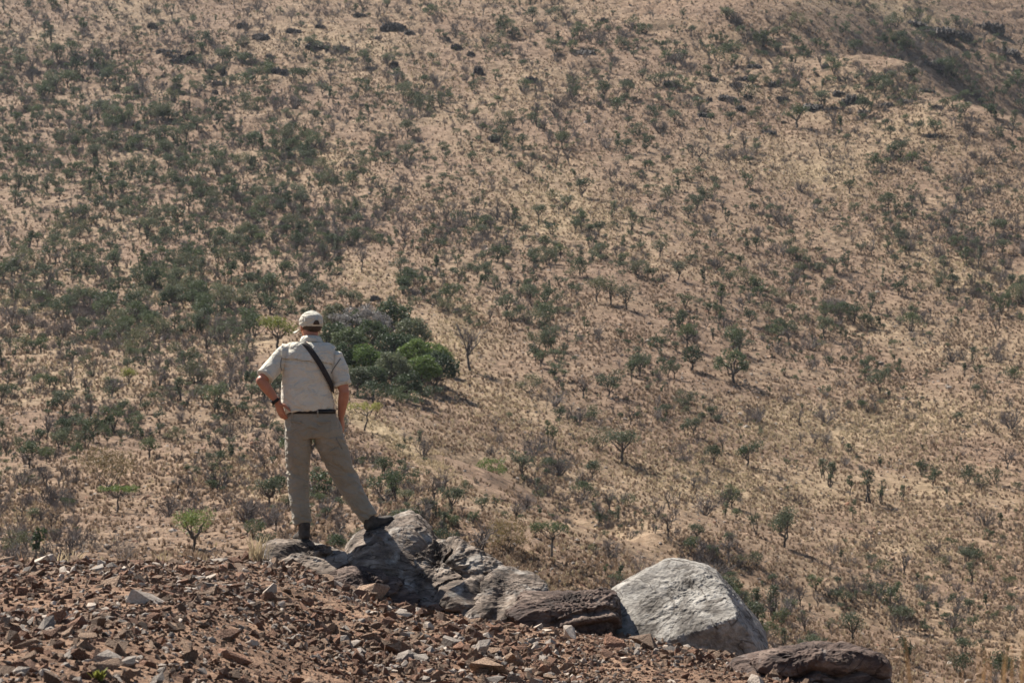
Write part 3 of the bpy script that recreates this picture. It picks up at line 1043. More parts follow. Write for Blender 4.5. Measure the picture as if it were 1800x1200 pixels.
body.append(sect_tube([(HEAD + [0, -0.012, -0.03], 0.058, 0.062), (HEAD + [0.003, -0.02, -0.09], 0.06, 0.062), (B(545, 604, 0.045), 0.062, 0.062), (B(545, 615, 0.02), 0.09, 0.075)]))
# torso and legs, slimmer than the clothes
body.append(limb_sec((B(545, 605, .045), .07, .06), (B(545, 613, .035), .15, .07), (B(544, 625, .012), .185, .085), (B(541, 660), .165, .1), (B(541, 700), .16, .095), (B(545, 740), .17, .105), (B(549, 765), .18, .1)))
for a, b, c in ((L_HIP, L_KN, L_AN), (R_HIP, R_KN, R_AN)):
    body.append(limb_sec((a + [0, 0, .03], .07, .075), (a * .6 + b * .4, .068, .07), (b, .052, .055), (b * .65 + c * .35, .05, .055), (c, .036, .04), (c - [0, 0, .05], .034, .045)))
# arms
for s_, e_, w_ in ((L_SH, L_EL, L_WR), (R_SH, R_EL, R_WR)):
    m1 = s_ * 0.5 + e_ * 0.5
    body.append(sect_tube([(s_, .052, .052), (m1, .048, .05), (e_ * .92 + s_ * .08, .041, .042)], (0.2, 1, 0.1), 16, 2))
    body.append(ball(e_, .0415, 8))
    u = w_ - e_
    body.append(sect_tube([(e_ - u * 0.05, .039, .039), (e_ + u * .25, .044, .043), (e_ + u * .6, .037, .035), (w_ - u * 0.02, .029, .025)], (0.3, 1, 0.2), 16, 2))
# left hand on the hip: fingers down and forward, thumb lying back along the belt
body += hand(L_WR, (0.30, 0.22, -0.93), (-0.72, -0.68, -0.1), (0.8, -0.6, 0.1), 0.22, thumb_out=1.15)
# right hand on the front of the thigh
body += hand(R_WR, (0.12, 0.42, -0.9), (0.95, -0.2, 0.1), (-0.1, 0.9, 0.4), 0.28, thumb_out=0.5)
bv, bf = fuse(body, 0.0047, 2)
body_o = finish('body', bv, bf, M_skin, man)
for s_ in (-1, 1):
    v, f = ball((0, 0, 0), 0.0115, 8)
    finish('eye', np.array(v) + Hd(0.031 * s_, 0.074, 0.001), f, M_eye, body_o)
# short hair below the cap
hv, hf = fuse([rot_ball(Hd(0, -0.03, 0.0), (0.0815, 0.083, 0.062)), rot_ball(Hd(0, -0.062, -0.028), (0.06, 0.042, 0.03))], 0.007, 2)
hv = hv + vnormals(hv, hf) * (0.003 * noise3(hv * 160))[:, None]
finish('hair', hv, hf, M_hair, man)

# shirt
sh = []
sh.append(limb_sec((B(545, 599, .05), .064, .066), (B(545, 603, .05), .09, .08), (B(545, 607, .05), .145, .088), (B(545, 612, .042), .186, .1), (B(544, 620, .025), .212, .116), (B(543, 631, .008), .213, .128), (B(542, 645, -.002), .206, .138),
                   (B(540, 660), .196, .142), (B(538, 685), .198, .145), (B(539, 703), .203, .146), (B(541, 714), .204, .146), (B(543, 721), .197, .14), (B(543, 725), .186, .132)))
sl = L_EL - L_SH
sh.append(sect_tube([(B(522, 626, 0.01), .075, .08), (L_SH + sl * .04, .074, .076), (L_SH + sl * .3, .071, .074), (L_SH + sl * .62, .066, .07), (L_SH + sl * .84, .064, .068)], (0.3, 1, 0.1), 20, 2))
sl = R_EL - R_SH
sh.append(sect_tube([(B(566, 629, 0.01), .075, .08), (R_SH + sl * .04, .07, .076), (R_SH + sl * .3, .067, .074), (R_SH + sl * .62, .063, .07), (R_SH + sl * .8, .061, .068)], (0.1, 1, 0.1), 20, 2))
sv, sf = fuse(sh, 0.0068, 5)
nrm = vnormals(sv, sf)
zz = (sv[:, 2]) / S                                # pixels above the sole
low = sstep(330, 240, zz)
fold = 0.016 * (0.25 - np.abs(noise3(np.stack([sv[:, 0] * 11 + sv[:, 2] * 2.2, sv[:, 1] * 8, sv[:, 2] * 2.6], -1)))) * (0.5 + low)
fold += 0.010 * noise3(np.stack([sv[:, 0] * 16 - sv[:, 2] * 7, sv[:, 1] * 12, sv[:, 2] * 9], -1) + 4)
fold += 0.007 * sstep(250, 232, zz) * noise3(np.stack([sv[:, 0] * 30, sv[:, 1] * 30, sv[:, 2] * 6], -1))
arm = sstep(0.17, 0.24, np.abs(sv[:, 0] + 0.01))
fold += arm * 0.008 * (0.2 - np.abs(noise3(np.stack([sv[:, 0] * 7, sv[:, 1] * 7, sv[:, 2] * 17], -1) + 9)))
sv2 = sv + nrm * fold[:, None]
shirt = finish('shirt', sv2, sf, M_shirt, man)
bvh_s = BVHTree.FromPolygons([tuple(x) for x in sv2], sf)


def cut_patch(name, v, f, nrm, keep, off, mat, parent, thick=0.004):
    """a second layer of cloth lying on part of a surface"""
    ff = [q for q in f if all(keep[i] for i in q)]
    used = sorted({i for q in ff for i in q}); mp = {o: k for k, o in enumerate(used)}
    vv = v[used] + nrm[used] * off
    o = finish(name, vv, [[mp[i] for i in q] for q in ff], mat, parent)
    md = o.modifiers.new('solid', 'SOLIDIFY'); md.thickness = thick; md.offset = -1
    return o


nr2 = vnormals(sv2, sf)
edge = (950 - 632) - 12 * np.clip((sv[:, 0] / S + 48) / 86, 0, 1) * 0.8 + 5 * noise3(np.stack([sv[:, 0] * 14, sv[:, 0] * 0, sv[:, 0] * 0], -1))
keep = (zz > edge) & (zz < 345) & (nr2[:, 1] < 0.25) & (sv[:, 0] / S > -50) & (sv[:, 0] / S < 42)
cut_patch('yoke', sv2, sf, nr2, keep, 0.015, M_shirt, shirt, 0.007)

# collar
cv, cf = [], []
ring = 28
for k, (dz, r_) in enumerate([(-0.012, 0.083), (0.012, 0.080), (0.034, 0.0735), (0.036, 0.0765), (0.012, 0.088), (-0.012, 0.096)]):
    for j in range(ring):
        a = 2 * math.pi * j / ring
        bk_ = 0.006 * math.cos(a + math.pi / 2)
        cv.append(B(545, 601, 0.042) + np.array([math.cos(a) * r_, math.sin(a) * r_ * 0.98, dz + 0.014 * max(0, -math.sin(a)) - 0.02 * max(0, math.sin(a))]))
for k in range(5):
    for j in range(ring): cf.append([k * ring + j, k * ring + (j + 1) % ring, (k + 1) * ring + (j + 1) % ring, (k + 1) * ring + j])
finish('collar', np.array(cv), cf, M_shirt, shirt)


def on_surface(bvh, p, dirn):
    d = Vector(dirn); o = Vector(p) - d * 1.0
    h = bvh.ray_cast(o, d, 2.0)
    if h[0] is None:
        h = bvh.find_nearest(Vector(p)); return np.array(h[0]), np.array(h[1])
    return np.array(h[0]), np.array(h[1])


def ribbon(name, pts, nrms, width, mat, parent, lift=0.004, thick=0.004, closed=False):
    pts = np.array(pts); nrms = np.array(nrms)
    t = np.gradient(pts, axis=0)
    if closed:
        t[0] = pts[1] - pts[-1]; t[-1] = pts[0] - pts[-2]
    t /= np.linalg.norm(t, axis=1)[:, None] + 1e-9
    s = np.cross(t, nrms); s /= np.linalg.norm(s, axis=1)[:, None] + 1e-9
    p = pts + nrms * lift
    v = np.concatenate([p - s * width / 2, p + s * width / 2])
    n = len(pts)
    f = [[k, (k + 1) % n, n + (k + 1) % n, n + k] for k in range(n if closed else n - 1)]
    o = finish(name, v, f, mat, parent)
    md = o.modifiers.new('solid', 'SOLIDIFY'); md.thickness = thick; md.offset = 0
    return o


def densify(pl, n):
    pl = np.array(pl, float)
    d = np.concatenate([[0], np.cumsum(np.linalg.norm(np.diff(pl, axis=0), axis=1))])
    t = np.linspace(0, d[-1], n)
    return np.stack([np.interp(t, d, pl[:, k]) for k in range(pl.shape[1])], -1)


# shoulder strap: over the left shoulder by the neck, across the back, under the right arm, up the chest
path = densify([(527, 604), (534, 606), (543, 614), (553, 627), (562, 641), (570, 655), (576, 668), (580, 680), (582, 690)], 26)
pp, pn = [], []
for a, b in path:
    q, n_ = on_surface(bvh_s, B(a, b, 0), (0, 1, 0)); pp.append(q); pn.append(n_)
for a, b in path[::-1]:
    q, n_ = on_surface(bvh_s, B(a, b, 0), (0, -1, 0)); pp.append(q); pn.append(n_)
pp = np.array(pp); pn = np.array(pn)
for _ in range(3):
    pp = (np.roll(pp, 1, 0) + 2 * pp + np.roll(pp, -1, 0)) / 4
    pn = (np.roll(pn, 1, 0) + pn + np.roll(pn, -1, 0)) / 3
pn /= np.linalg.norm(pn, axis=1)[:, None]
ribbon('shoulder_strap', pp, pn, 0.043, M_strap, man, 0.019, 0.006, True)

# dark seam round the right sleeve, darts, sleeve hems
for nm, pl, wd in (('sleeve_seam', [(598, 631), (594, 638), (588, 647), (582, 657)], 0.007),
                   ('sleeve_seam', [(497, 627), (495, 634), (494, 643), (495, 652)], 0.006)):
    pp, pn = zip(*[on_surface(bvh_s, B(a, b, 0), (0, 1, 0)) for a, b in densify(pl, 12)])
    ribbon(nm, pp, pn, wd, M_seam, shirt, 0.003, 0.003)
for s_, e_, t_, r1, r2 in ((L_SH, L_EL, .84, .0655, .069), (R_SH, R_EL, .8, .0625, .069)):
    ax = e_ - s_
    pc = s_ + ax * t_
    v, f = sect_tube([(pc - ax / np.linalg.norm(ax) * .024, r1 + .002, r2 + .002), (pc - ax / np.linalg.norm(ax) * .012, r1 + .004, r2 + .004), (pc + ax / np.linalg.norm(ax) * .004, r1 + .003, r2 + .003)], (0.25, 1, 0.1), 26, 2)
    finish('sleeve_hem', np.array(v), f, M_shirt, shirt)

# trousers
tr = []
tr.append(limb_sec((B(544, 717), .178, .124), (B(544, 724), .188, .128), (B(545, 738), .203, .138), (B(548, 752), .22, .145), (B(551, 763), .23, .142), (B(552, 771), .218, .128)))
tr.append(limb_sec((B(524, 757), .108, .125), (B(524, 774), .107, .122), (B(523, 800), .096, .108), (B(523, 832, .02), .087, .095), (B(524, 860, .015), .08, .09), (B(527, 890), .075, .085), (B(532, 921, -.015), .067, .075)))
tr.append(sect_tube([(B(573, 757, .0), .118, .125), (B(580, 778, .01), .118, .12), (B(590, 803, .03), .108, .108), (B(603, 836, .065), .096, .098), (B(618, 864, .06), .085, .092), (B(634, 890, .055), .075, .085), (B(649, 911, .05), .066, .074)], (1, 0, 0.4), 22, 2.2))
tv, tf = fuse(tr, 0.0065, 5)
nrm = vnormals(tv, tf)
tz = 950 - tv[:, 2] / S
fold = 0.013 * (0.22 - np.abs(noise3(np.stack([tv[:, 0] * 6, tv[:, 1] * 7, tv[:, 2] * 11 + tv[:, 0] * 5], -1))))
kn = np.exp(-((tz - 832) / 28) ** 2) + 0.8 * sstep(880, 912, tz) + 0.4 * np.exp(-((tz - 775) / 18) ** 2)
fold += kn * 0.036 * (0.16 - np.abs(noise3(np.stack([tv[:, 0] * 5, tv[:, 1] * 6, tv[:, 2] * 22 + tv[:, 0] * 9], -1) + 3)))
fold += 0.005 * noise3(tv * np.array([25, 25, 9]))
# seat cleft and the fold under the buttock
cleft = np.exp(-(((tv[:, 0] / S) - 2 - (tz - 735) * 0.05) / 4) ** 2) * sstep(738, 760, tz) * (nrm[:, 1] < 0)
fold -= 0.012 * cleft
tv2 = tv + nrm * fold[:, None]
trousers = finish('trousers', tv2, tf, M_trous, man)
bvh_t = BVHTree.FromPolygons([tuple(x) for x in tv2], tf)
nt2 = vnormals(tv2, tf)
# belt
ang = np.linspace(0, 2 * np.pi, 60, endpoint=False)
pb, nb = [], []
for a in ang:
    dirn = np.array([math.cos(a), math.sin(a), 0])
    h = bvh_t.ray_cast(Vector(B(544, 724) + dirn * 0.6), Vector(-dirn), 1.0)
    pb.append(np.array(h[0])); nb.append(dirn)
ribbon('belt', pb, nb, 0.036, M_black, trousers, 0.006, 0.005, True)
for px_ in (515, 560):
    q, n_ = on_surface(bvh_t, B(px_, 728, 0), (0, 1, 0))
    v, f = sect_tube([(q + [0, -0.004, -0.03], 0.006, 0.003), (q + [0, -0.011, 0.0], 0.006, 0.003), (q + [0, -0.011, 0.03], 0.006, 0.003)], (1, 0, 0), 8, 4)
    finish('belt_loop', np.array(v), f, M_trous, trousers)
for pl in ([(512, 741), (522, 742), (532, 743)], [(560, 743), (570, 743), (582, 742)]):
    pp, pn = zip(*[on_surface(bvh_t, B(a, b, 0), (0, 1, 0)) for a, b in densify(pl, 12)])
    ribbon('pocket_welt', pp, pn, 0.010, M_trous, trousers, 0.006, 0.006)
pp, pn = zip(*[on_surface(bvh_t, B(a, b, 0), (0.25, 1, 0)) for a, b in densify([(597, 770), (601, 779), (605, 789)], 8)])
ribbon('pocket_seam', pp, pn, 0.006, M_seam, trousers, 0.003, 0.003)

# watch on the left wrist
wax = (L_WR - L_EL); wax /= np.linalg.norm(wax)
wc = L_WR - wax * 0.012
v, f = sect_tube([(wc - wax * .0125, .0325, .029), (wc - wax * .011, .036, .032), (wc + wax * .011, .035, .031), (wc + wax * .0125, .0315, .028)], (0.3, 1, 0.2), 24, 2)
watch = finish('wristwatch', np.array(v), f, M_black, man)
sd = np.cross(wax, [0, 1, 0.0]); sd /= np.linalg.norm(sd)
if sd[0] > 0: sd = -sd
v, f = sect_tube([(wc + sd * .026, .02, .019), (wc + sd * .040, .02, .019), (wc + sd * .042, .017, .016)], wax, 16, 3)
finish('watch_case', np.array(v), f, M_black, watch)

# cap: dome, brim, button, panel seams, back opening
cp = []
cp.append(rot_ball(Hd(0, -0.012, 0.034), (0.093, 0.112, 0.083)))
cp.append(rot_ball(Hd(0, -0.012, 0.012), (0.0935, 0.112, 0.055)))
v_, f_ = fuse(cp, 0.006, 3)
rim_h = HEAD[2] - 0.026
v_[:, 2] = np.where(v_[:, 2] < rim_h, rim_h + (v_[:, 2] - rim_h) * 0.03, v_[:, 2])
rel = v_ - HEAD
pa = np.arctan2(rel @ lft, rel @ fwd + 0.012)
up_ = sstep(-0.02, 0.02, rel[:, 2])
v_ = v_ - vnormals(v_, f_) * (0.0025 * np.exp(-((np.abs((pa / (math.pi / 3)) - np.round(pa / (math.pi / 3)))) / 0.05) ** 2) * up_)[:, None]
v_ = v_ + vnormals(v_, f_) * (0.004 * noise3(v_ * 18))[:, None]
cap = finish('cap', v_, f_, M_cap, man)
bvh_c = BVHTree.FromPolygons([tuple(x) for x in v_], f_)
bv_, bf_ = [], []
nb_ = 17
for k in range(nb_):
    a = (k / (nb_ - 1) - 0.5) * math.radians(150)
    for t in np.linspace(0, 1, 5):
        rr = 0.095 + 0.075 * t * math.cos(a * 0.75)
        bv_.append(Hd(math.sin(a) * rr * 0.92, -0.012 + 0.012 + math.cos(a) * rr * 1.08, -0.018 - 0.016 * t - 0.028 * (abs(a) / 1.3) ** 2 * (0.4 + 0.6 * t)))
for k in range(nb_ - 1):
    for t in range(4): bf_.append([k * 5 + t, k * 5 + t + 1, k * 5 + t + 6, k * 5 + t + 5])
o = finish('brim', np.array(bv_), bf_, M_cap, cap)
md = o.modifiers.new('solid', 'SOLIDIFY'); md.thickness = 0.004
finish('button', *[np.array(x) if i == 0 else x for i, x in enumerate(ball(Hd(0, -0.012, 0.118), (0.01, 0.01, 0.006), 6))], M_cap, cap)
# arch shaped opening at the back, dark hair showing, with a strap below it
av, af = [], []
for r_ in range(7):
    for k in range(13):
        a = math.pi * k / 12
        rr = 0.027 * (r_ / 6)
        off = lft * (math.cos(a) * rr) + upv * (math.sin(a) * rr * 1.35)
        q, n_ = on_surface(bvh_c, Hd(0, -0.1, 0.0) + off, tuple(fwd))
        av.append(q - fwd * 0.0035)
for r_ in range(6):
    for k in range(12): af.append([r_ * 13 + k, r_ * 13 + k + 1, r_ * 13 + k + 14, r_ * 13 + k + 13])
o = finish('back_opening', np.array(av), af, M_hair, cap)
md = o.modifiers.new('solid', 'SOLIDIFY'); md.thickness = 0.003


def shoe(name, ankle, along, up, parent, shaft=0.15):
    al = np.array(along, float); al /= np.linalg.norm(al)
    u = np.array(up, float); u -= al * (u @ al); u /= np.linalg.norm(u)
    sd_ = np.cross(al, u)
    def Q(a, h): return np.array(ankle, float) + al * a + u * h
    G = -0.085
    prt = [sect_tube([(Q(-.072, G + .035), .025, .02), (Q(-.06, G + .045), .036, .04), (Q(-.02, G + .055), .041, .052), (Q(.04, G + .05), .044, .046), (Q(.1, G + .037), .05, .034), (Q(.15, G + .03), .05, .028), (Q(.185, G + .026), .04, .022), (Q(.2, G + .024), .022, .015)], sd_, 18, 2.4),
           sect_tube([(Q(-.018, G + .05), .046, .055), (Q(-.02, G + .09), .044, .052), (Q(-.022, G + (.09 + shaft) / 2), .045, .052), (Q(-.022, G + shaft), .045, .05)], sd_, 18, 2.2)]
    v, f = fuse(prt, 0.006, 3)
    o = finish(name, v, f, M_shoe, parent)
    v, f = sect_tube([(Q(-.082, G + .008), .02, .015), (Q(-.07, G + .008), .036, .017), (Q(-.02, G + .008), .042, .017), (Q(.05, G + .007), .045, .015), (Q(.11, G + .007), .053, .015), (Q(.16, G + .009), .051, .014), (Q(.195, G + .012), .038, .013), (Q(.208, G + .014), .018, .01)], sd_, 18, 4)
    finish('sole', np.array(v), f, M_sole, o)
    for k in range(4):
        a = 0.03 + 0.022 * k
        v, f = sect_tube([(Q(a, G + .088 - .011 * k) - sd_ * .03, .004, .004), (Q(a + .004, G + .096 - .0115 * k), .004, .004), (Q(a, G + .088 - .011 * k) + sd_ * .03, .004, .004)], al, 8, 2)
        finish('lace', np.array(v), f, M_sole, o)
    return o


shoe('shoe', B(534, 933, -.02), (-0.34, 0.94, 0.0), (0, 0, 1), man)
shoe('shoe', B(652, 914, .05), (0.66, 0.66, 0.36), (-0.25, -0.2, 0.95), man, 0.125)

# ------------------------------------------------------------------ named plants (one by one, where the photograph has them)
def scale_px(d):
    return d / FPX


HEROES = []


def plant(name, label, px, py, hpx, style, mat, seed, nleaf=900, leaf=0.05, spread=0.45, thick=0.02, sx=1.0, group=None, cat='tree', rz=0.0):
    HEROES.append((px, py, hpx))
    x, d, z, ok = hit(px, py)
    s = hpx * float(d[0]) / FPX
    e = empty(name, (float(x[0]), float(d[0]), float(z[0])), rz)
    e.scale = (s * sx, s * sx, s)
    tag(e, label, cat, group)
    if style == 'bare':
        a, b = bare_geo(seed, 5, spread, 3, thick, 0.3)
        obj('trunk', a.mesh('trunk', [M_bark]), e); obj('crown', b.mesh('crown', [M_twig]), e)
    elif style == 'dense_bare':
        a, b = bare_geo(seed, 9, spread, 4, thick, 0.12)
        obj('trunk', a.mesh('trunk', [M_twig]), e); obj('crown', b.mesh('crown', [M_twig_pale]), e)
    elif style == 'brush':
        a, b = bare_geo(seed, 11, spread, 3, thick, 0.0)
        obj('stem', a.mesh('stem', [M_twig]), e); obj('crown', b.mesh('crown', [M_twig]), e)
    else:
        a, b = tree_geo(seed, style, nleaf, leaf, spread, thick)
        obj('trunk', a.mesh('trunk', [M_bark]), e); obj('crown', b.mesh('crown', [mat]), e)
    return e


plant('round_tree', 'largest dark green tree standing alone on the open slope above a long shadow', 1288, 672, 60, 'dome', M_leaf_dark, 101, 1500, .06, .5, .03)
plant('round_tree', 'small dark round crowned tree on a straight trunk beside the largest lone tree', 1217, 650, 47, 'dome', M_leaf_dark, 102, 1000, .065, .34, .028, rz=1)
plant('forked_tree', 'dark olive tree with forked trunk alone below the shadowed lone trees, long shadow beside it', 1378, 960, 72, 'forked', M_leaf_mid, 103, 1500, .045, .5, .024)
plant('slender_tree', 'thin upright tree close beside the dark olive forked tree', 1328, 938, 50, 'upright', M_leaf_mid, 104, 300, .055, .3, .02)
plant('forked_tree', 'dark grey green tree with a thick crown beside a round grey bush in the hollow', 1093, 812, 66, 'round', M_leaf_mid, 105, 1200, .05, .5, .026)
plant('round_bush', 'round grey green bush next to the tree in the hollow', 1053, 790, 48, 'bush', M_leaf_olive, 106, 900, .055, .5, .016, cat='bush')
plant('umbrella_tree', 'tiny flat topped umbrella shaped green tree just beyond the big layered rock', 968, 985, 66, 'umbrella', M_leaf_dark, 107, 900, .05, .5, .022)
plant('dead_tree', 'bare dark dead tree beside the dense green grove', 826, 650, 92, 'bare', None, 108, spread=0.45, thick=0.018)
plant('yellow_green_bush', 'wide yellow green bush at the foot of the pale grass track', 790, 802, 50, 'umbrella', M_leaf_yellow, 109, 1500, .055, .75, .02, cat='bush')
plant('yellow_green_tree', 'rounded yellow green tree behind the man\'s raised elbow', 487, 612, 66, 'round', M_leaf_yellow, 110, 1300, .05, .5, .022, 1.1)
plant('dry_bush', 'large yellowish brown dry leaved bush on the slope behind the crest', 192, 862, 92, 'bush', M_leaf_dry, 111, 2000, .035, .58, .012, cat='bush')
plant('flat_tree', 'low flat topped green tree just below the large yellowish bush', 205, 900, 48, 'umbrella', M_leaf_fresh, 112, 900, .055, .6, .022, 1.15)
plant('green_bush', 'bright green leafy bush tree on the slope close behind the stony crest', 340, 968, 78, 'round', M_leaf_fresh, 113, 2000, .038, .45, .024)
plant('small_round_tree', 'small round dark tree alone on bare soil above the bright green bush', 262, 808, 40, 'round', M_leaf_dark, 114, 700, .065, .42, .03)
plant('yellow_tree', 'small rounded yellowish tree among grey brush', 226, 676, 36, 'round', M_leaf_yellow, 115, 700, .06, .38, .026)
plant('flat_yellow_tree', 'thin stemmed yellow green tree at the man\'s right hip', 642, 760, 52, 'umbrella', M_leaf_yellow, 116, 700, .055, .55, .022)
plant('green_bush', 'mid green spreading bush in the brush below the yellow green bush', 868, 840, 42, 'bush', M_leaf_fresh, 117, 1100, .06, .75, .016, cat='bush')
plant('brown_bush', 'dense brown grey bush just beyond the big layered rock', 893, 968, 68, 'bush', M_leaf_dry, 118, 1700, .04, .55, .012, cat='bush')
plant('lone_tree', 'small dark tree alone on the pale grass high on the slope', 1025, 346, 38, 'forked', M_leaf_dark, 119, 700, .06, .42, .026)
plant('ledge_tree', 'broad dark tree by the rock ledges with a shadow on pale grass', 1400, 225, 46, 'round', M_leaf_dark, 120, 900, .06, .5, .026, 1.1)
plant('grass_tree', 'single small tree in the pale grass patch below the rock ledges', 1493, 340, 26, 'round', M_leaf_dark, 121, 400, .08, .42, .03)
plant('bare_tree', 'rounded bare grey tree on the pale patch above the grove', 636, 480, 58, 'bare', None, 122, spread=0.62, thick=0.016)
plant('bush_tree', 'dark squat tree with a bare twisted stem beside it in pale grass', 1312, 818, 50, 'forked', M_leaf_dark, 123, 900, .055, .42, .026)
plant('leafy_tree', 'dark green leafy tree over the flat topped dark rock', 1498, 1128, 56, 'round', M_leaf_mid, 124, 1100, .05, .4, .026)
plant('leafy_tree', 'glossy dark green tree close to the orange dry grass stalks', 1690, 1190, 50, 'bush', M_leaf_dark, 125, 1100, .05, .5, .02)
plant('leafy_tree', 'narrow dark green tree in the brush beyond the flat topped dark rock', 1598, 1165, 52, 'upright', M_leaf_dark, 126, 600, .055, .4, .024)
plant('grey_bush', 'rounded bare grey bush touching the edge of the pale boulder', 1130, 1010, 56, 'brush', None, 127, spread=0.75, thick=0.009, cat='bush')
plant('grey_bush', 'wide tangled bare grey bush on the crest edge above the rubble', 215, 990, 72, 'brush', None, 128, spread=0.9, thick=0.008, cat='bush')
for k, (px_, py_, h_) in enumerate([(1160, 455, 36), (1192, 492, 38)]):
    plant('slope_tree', ['small round topped tree with a dark shadow above the upright clump', 'leaning bushy green tree near the small round topped tree'][k], px_, py_, h_, ['round', 'forked'][k], M_leaf_mid, 130 + k, 600, .06, .42, .024)
for k, (px_, py_, h_) in enumerate([(1050, 530, 56), (1075, 535, 60), (1102, 545, 52)]):
    plant('upright_tree', 'grey green many stemmed upright tree in a tight clump of three', px_, py_, h_, 'forked', M_leaf_olive, 135 + k, 800, .045, .3, .02, group='tight clump of upright trees on the mid slope')
# narrow dark trees on the lower slope
for k, (px_, py_, h_) in enumerate([(1490, 872, 44), (1527, 884, 62), (1550, 886, 44), (1588, 880, 32), (1497, 914, 40)]):
    plant('narrow_tree', 'narrow dark upright tree in a loose row on red soil', px_, py_, h_, 'upright', M_leaf_dark, 140 + k, 360, .055, .26, .026, group='loose row of narrow trees')
for k, (px_, py_, h_) in enumerate([(1700, 850, 40), (1748, 852, 34), (1722, 858, 30)]):
    plant('squat_tree', 'squat dark bushy tree in a short row on the lower slope', px_, py_, h_, 'bush', M_leaf_dark, 150 + k, 500, .07, .5, .02, group='short row of squat trees')
# the dense grove behind the man
grove = [(590, 590, 52, 'dome', M_leaf_olive), (635, 600, 62, 'G', None), (690, 600, 66, 'dome', M_leaf_dark), (725, 620, 56, 'dome', M_leaf_mid), (655, 630, 62, 'dome', M_leaf_dark), (612, 640, 60, 'dome', M_leaf_dark),
         (690, 650, 62, 'dome', M_leaf_dark), (640, 672, 60, 'dome', M_leaf_fresh), (735, 668, 62, 'dome', M_leaf_fresh), (690, 688, 62, 'dome', M_leaf_mid), (742, 690, 60, 'dome', M_leaf_fresh), (768, 690, 66, 'dome', M_leaf_dark),
         (655, 700, 52, 'dome', M_leaf_dark), (715, 706, 50, 'dome', M_leaf_dark), (770, 655, 44, 'dome', M_leaf_fresh), (620, 610, 56, 'dome', M_leaf_dark), (585, 620, 50, 'dome', M_leaf_dark), (672, 672, 56, 'dome', M_leaf_mid),
         (628, 695, 46, 'dome', M_leaf_mid), (600, 665, 56, 'dome', M_leaf_dark), (718, 650, 56, 'dome', M_leaf_dark), (660, 712, 44, 'low', M_leaf_dark), (700, 714, 44, 'low', M_leaf_dark), (740, 708, 46, 'low', M_leaf_dark), (625, 682, 44, 'low', M_leaf_dark), (680, 665, 46, 'low', M_leaf_dark), (760, 675, 44, 'low', M_leaf_dark), (710, 680, 44, 'low', M_leaf_dark), (650, 655, 46, 'low', M_leaf_dark)]
for k, (px_, py_, h_, st_, mt_) in enumerate(grove):
    if st_ == 'low':
        plant('grove_bush', 'low dark green undergrowth bush between the grove trees', px_, py_, h_, 'bush', M_leaf_dark, 190 + k, 1500, .06, .75, .016, 1.1, group='undergrowth of the dense grove', cat='bush')
        continue
    if st_ == 'G':
        plant('grove_tree', 'pale grey leafless domed tree at the top edge of the dense grove', 634, 612, 74, 'dome', M_twig_grey, 160, 3400, .045, .5, .02, 1.3)
        continue
    nm = {'leaf_dark': 'dark green tree with dense crown inside the grove', 'leaf_mid': 'dull green tree with dense crown inside the grove', 'leaf_fresh': 'bright green tree with dense crown inside the grove',
          'leaf_olive': 'olive tree with thin crown at the grove edge by the man\'s cap'}[mt_.name]
    wh = 'beside the bare dead tree' if px_ > 750 else 'next to the grey domed tree' if py_ < 625 and px_ < 680 else 'at its uphill edge' if py_ < 625 else 'at its downhill edge' if py_ > 687 else 'at its middle behind the man' if px_ < 625 else 'at its middle'
    plant('grove_tree', nm if mt_ is M_leaf_olive else nm + ' ' + wh, px_, py_, h_ * 1.14, st_, mt_, 161 + k, 2400, .06, .38, .02, 1.08, group='trees of the dense grove', rz=k)

# ------------------------------------------------------------------ scattered plants
STYLES = [('forked', M_leaf_dark, 'dark green tree with forked trunk'),
          ('forked', M_leaf_mid, 'grey green tree with forked trunk'),
          ('upright', M_leaf_mid, 'thin grey green sapling'),
          ('bush', M_leaf_dark, 'rounded dark green bush'),
          ('round', M_leaf_mid, 'grey green round crowned tree'),
          ('bush', M_leaf_olive, 'olive brown bush'),
          ('round', M_leaf_dark, 'dark green round crowned tree'),
          ('upright', M_leaf_dark, 'thin dark green sapling')]
proto_green, proto_bare = [], []
for k in range(16):
    st_, mt_, lb_ = STYLES[k % 8]
    sp = {'forked': .45, 'upright': .3, 'bush': .55, 'round': .42}[st_]
    a, b = tree_geo(300 + k, st_, 300 if st_ != 'upright' else 170, .1, sp, .022)
    j = Geo()
    for g, m_ in ((a, 0), (b, 1)):
        for v, f in zip(g.v, [g.f[0]] + [g.f[i] - sum(len(q) for q in g.v[:i]) for i in range(1, len(g.f))]): j.add(v, f, m_)
    b = tree_geo(300 + k, st_, 850 if st_ != 'upright' else 420, .06, sp, .022)[1]
    proto_green.append(dict(wood=a.mesh('trunk', [M_bark]), crown=b.mesh('crown', [mt_]), both=j.mesh('tree', [M_bark, mt_]), label=lb_, style=st_))
for k in range(8):
    tr_ = 0.25 if k % 2 else 0.0
    a, b = bare_geo(400 + k, 5 if tr_ else 9, 0.5 if tr_ else 0.7, 2, .022, tr_)
    j = Geo()
    for g in (a, b):
        off = 0
        for v, f in zip(g.v, g.f): j.add(v, f - off, 0); off += len(v)
    proto_bare.append(dict(wood=a.mesh('stem', [M_bark if tr_ else M_twig]), crown=b.mesh('crown', [M_twig]), both=j.mesh('brush', [M_twig]),
                           label='leafless grey tree with bare trunk' if tr_ else 'leafless brush of thin grey twigs', tr=tr_))

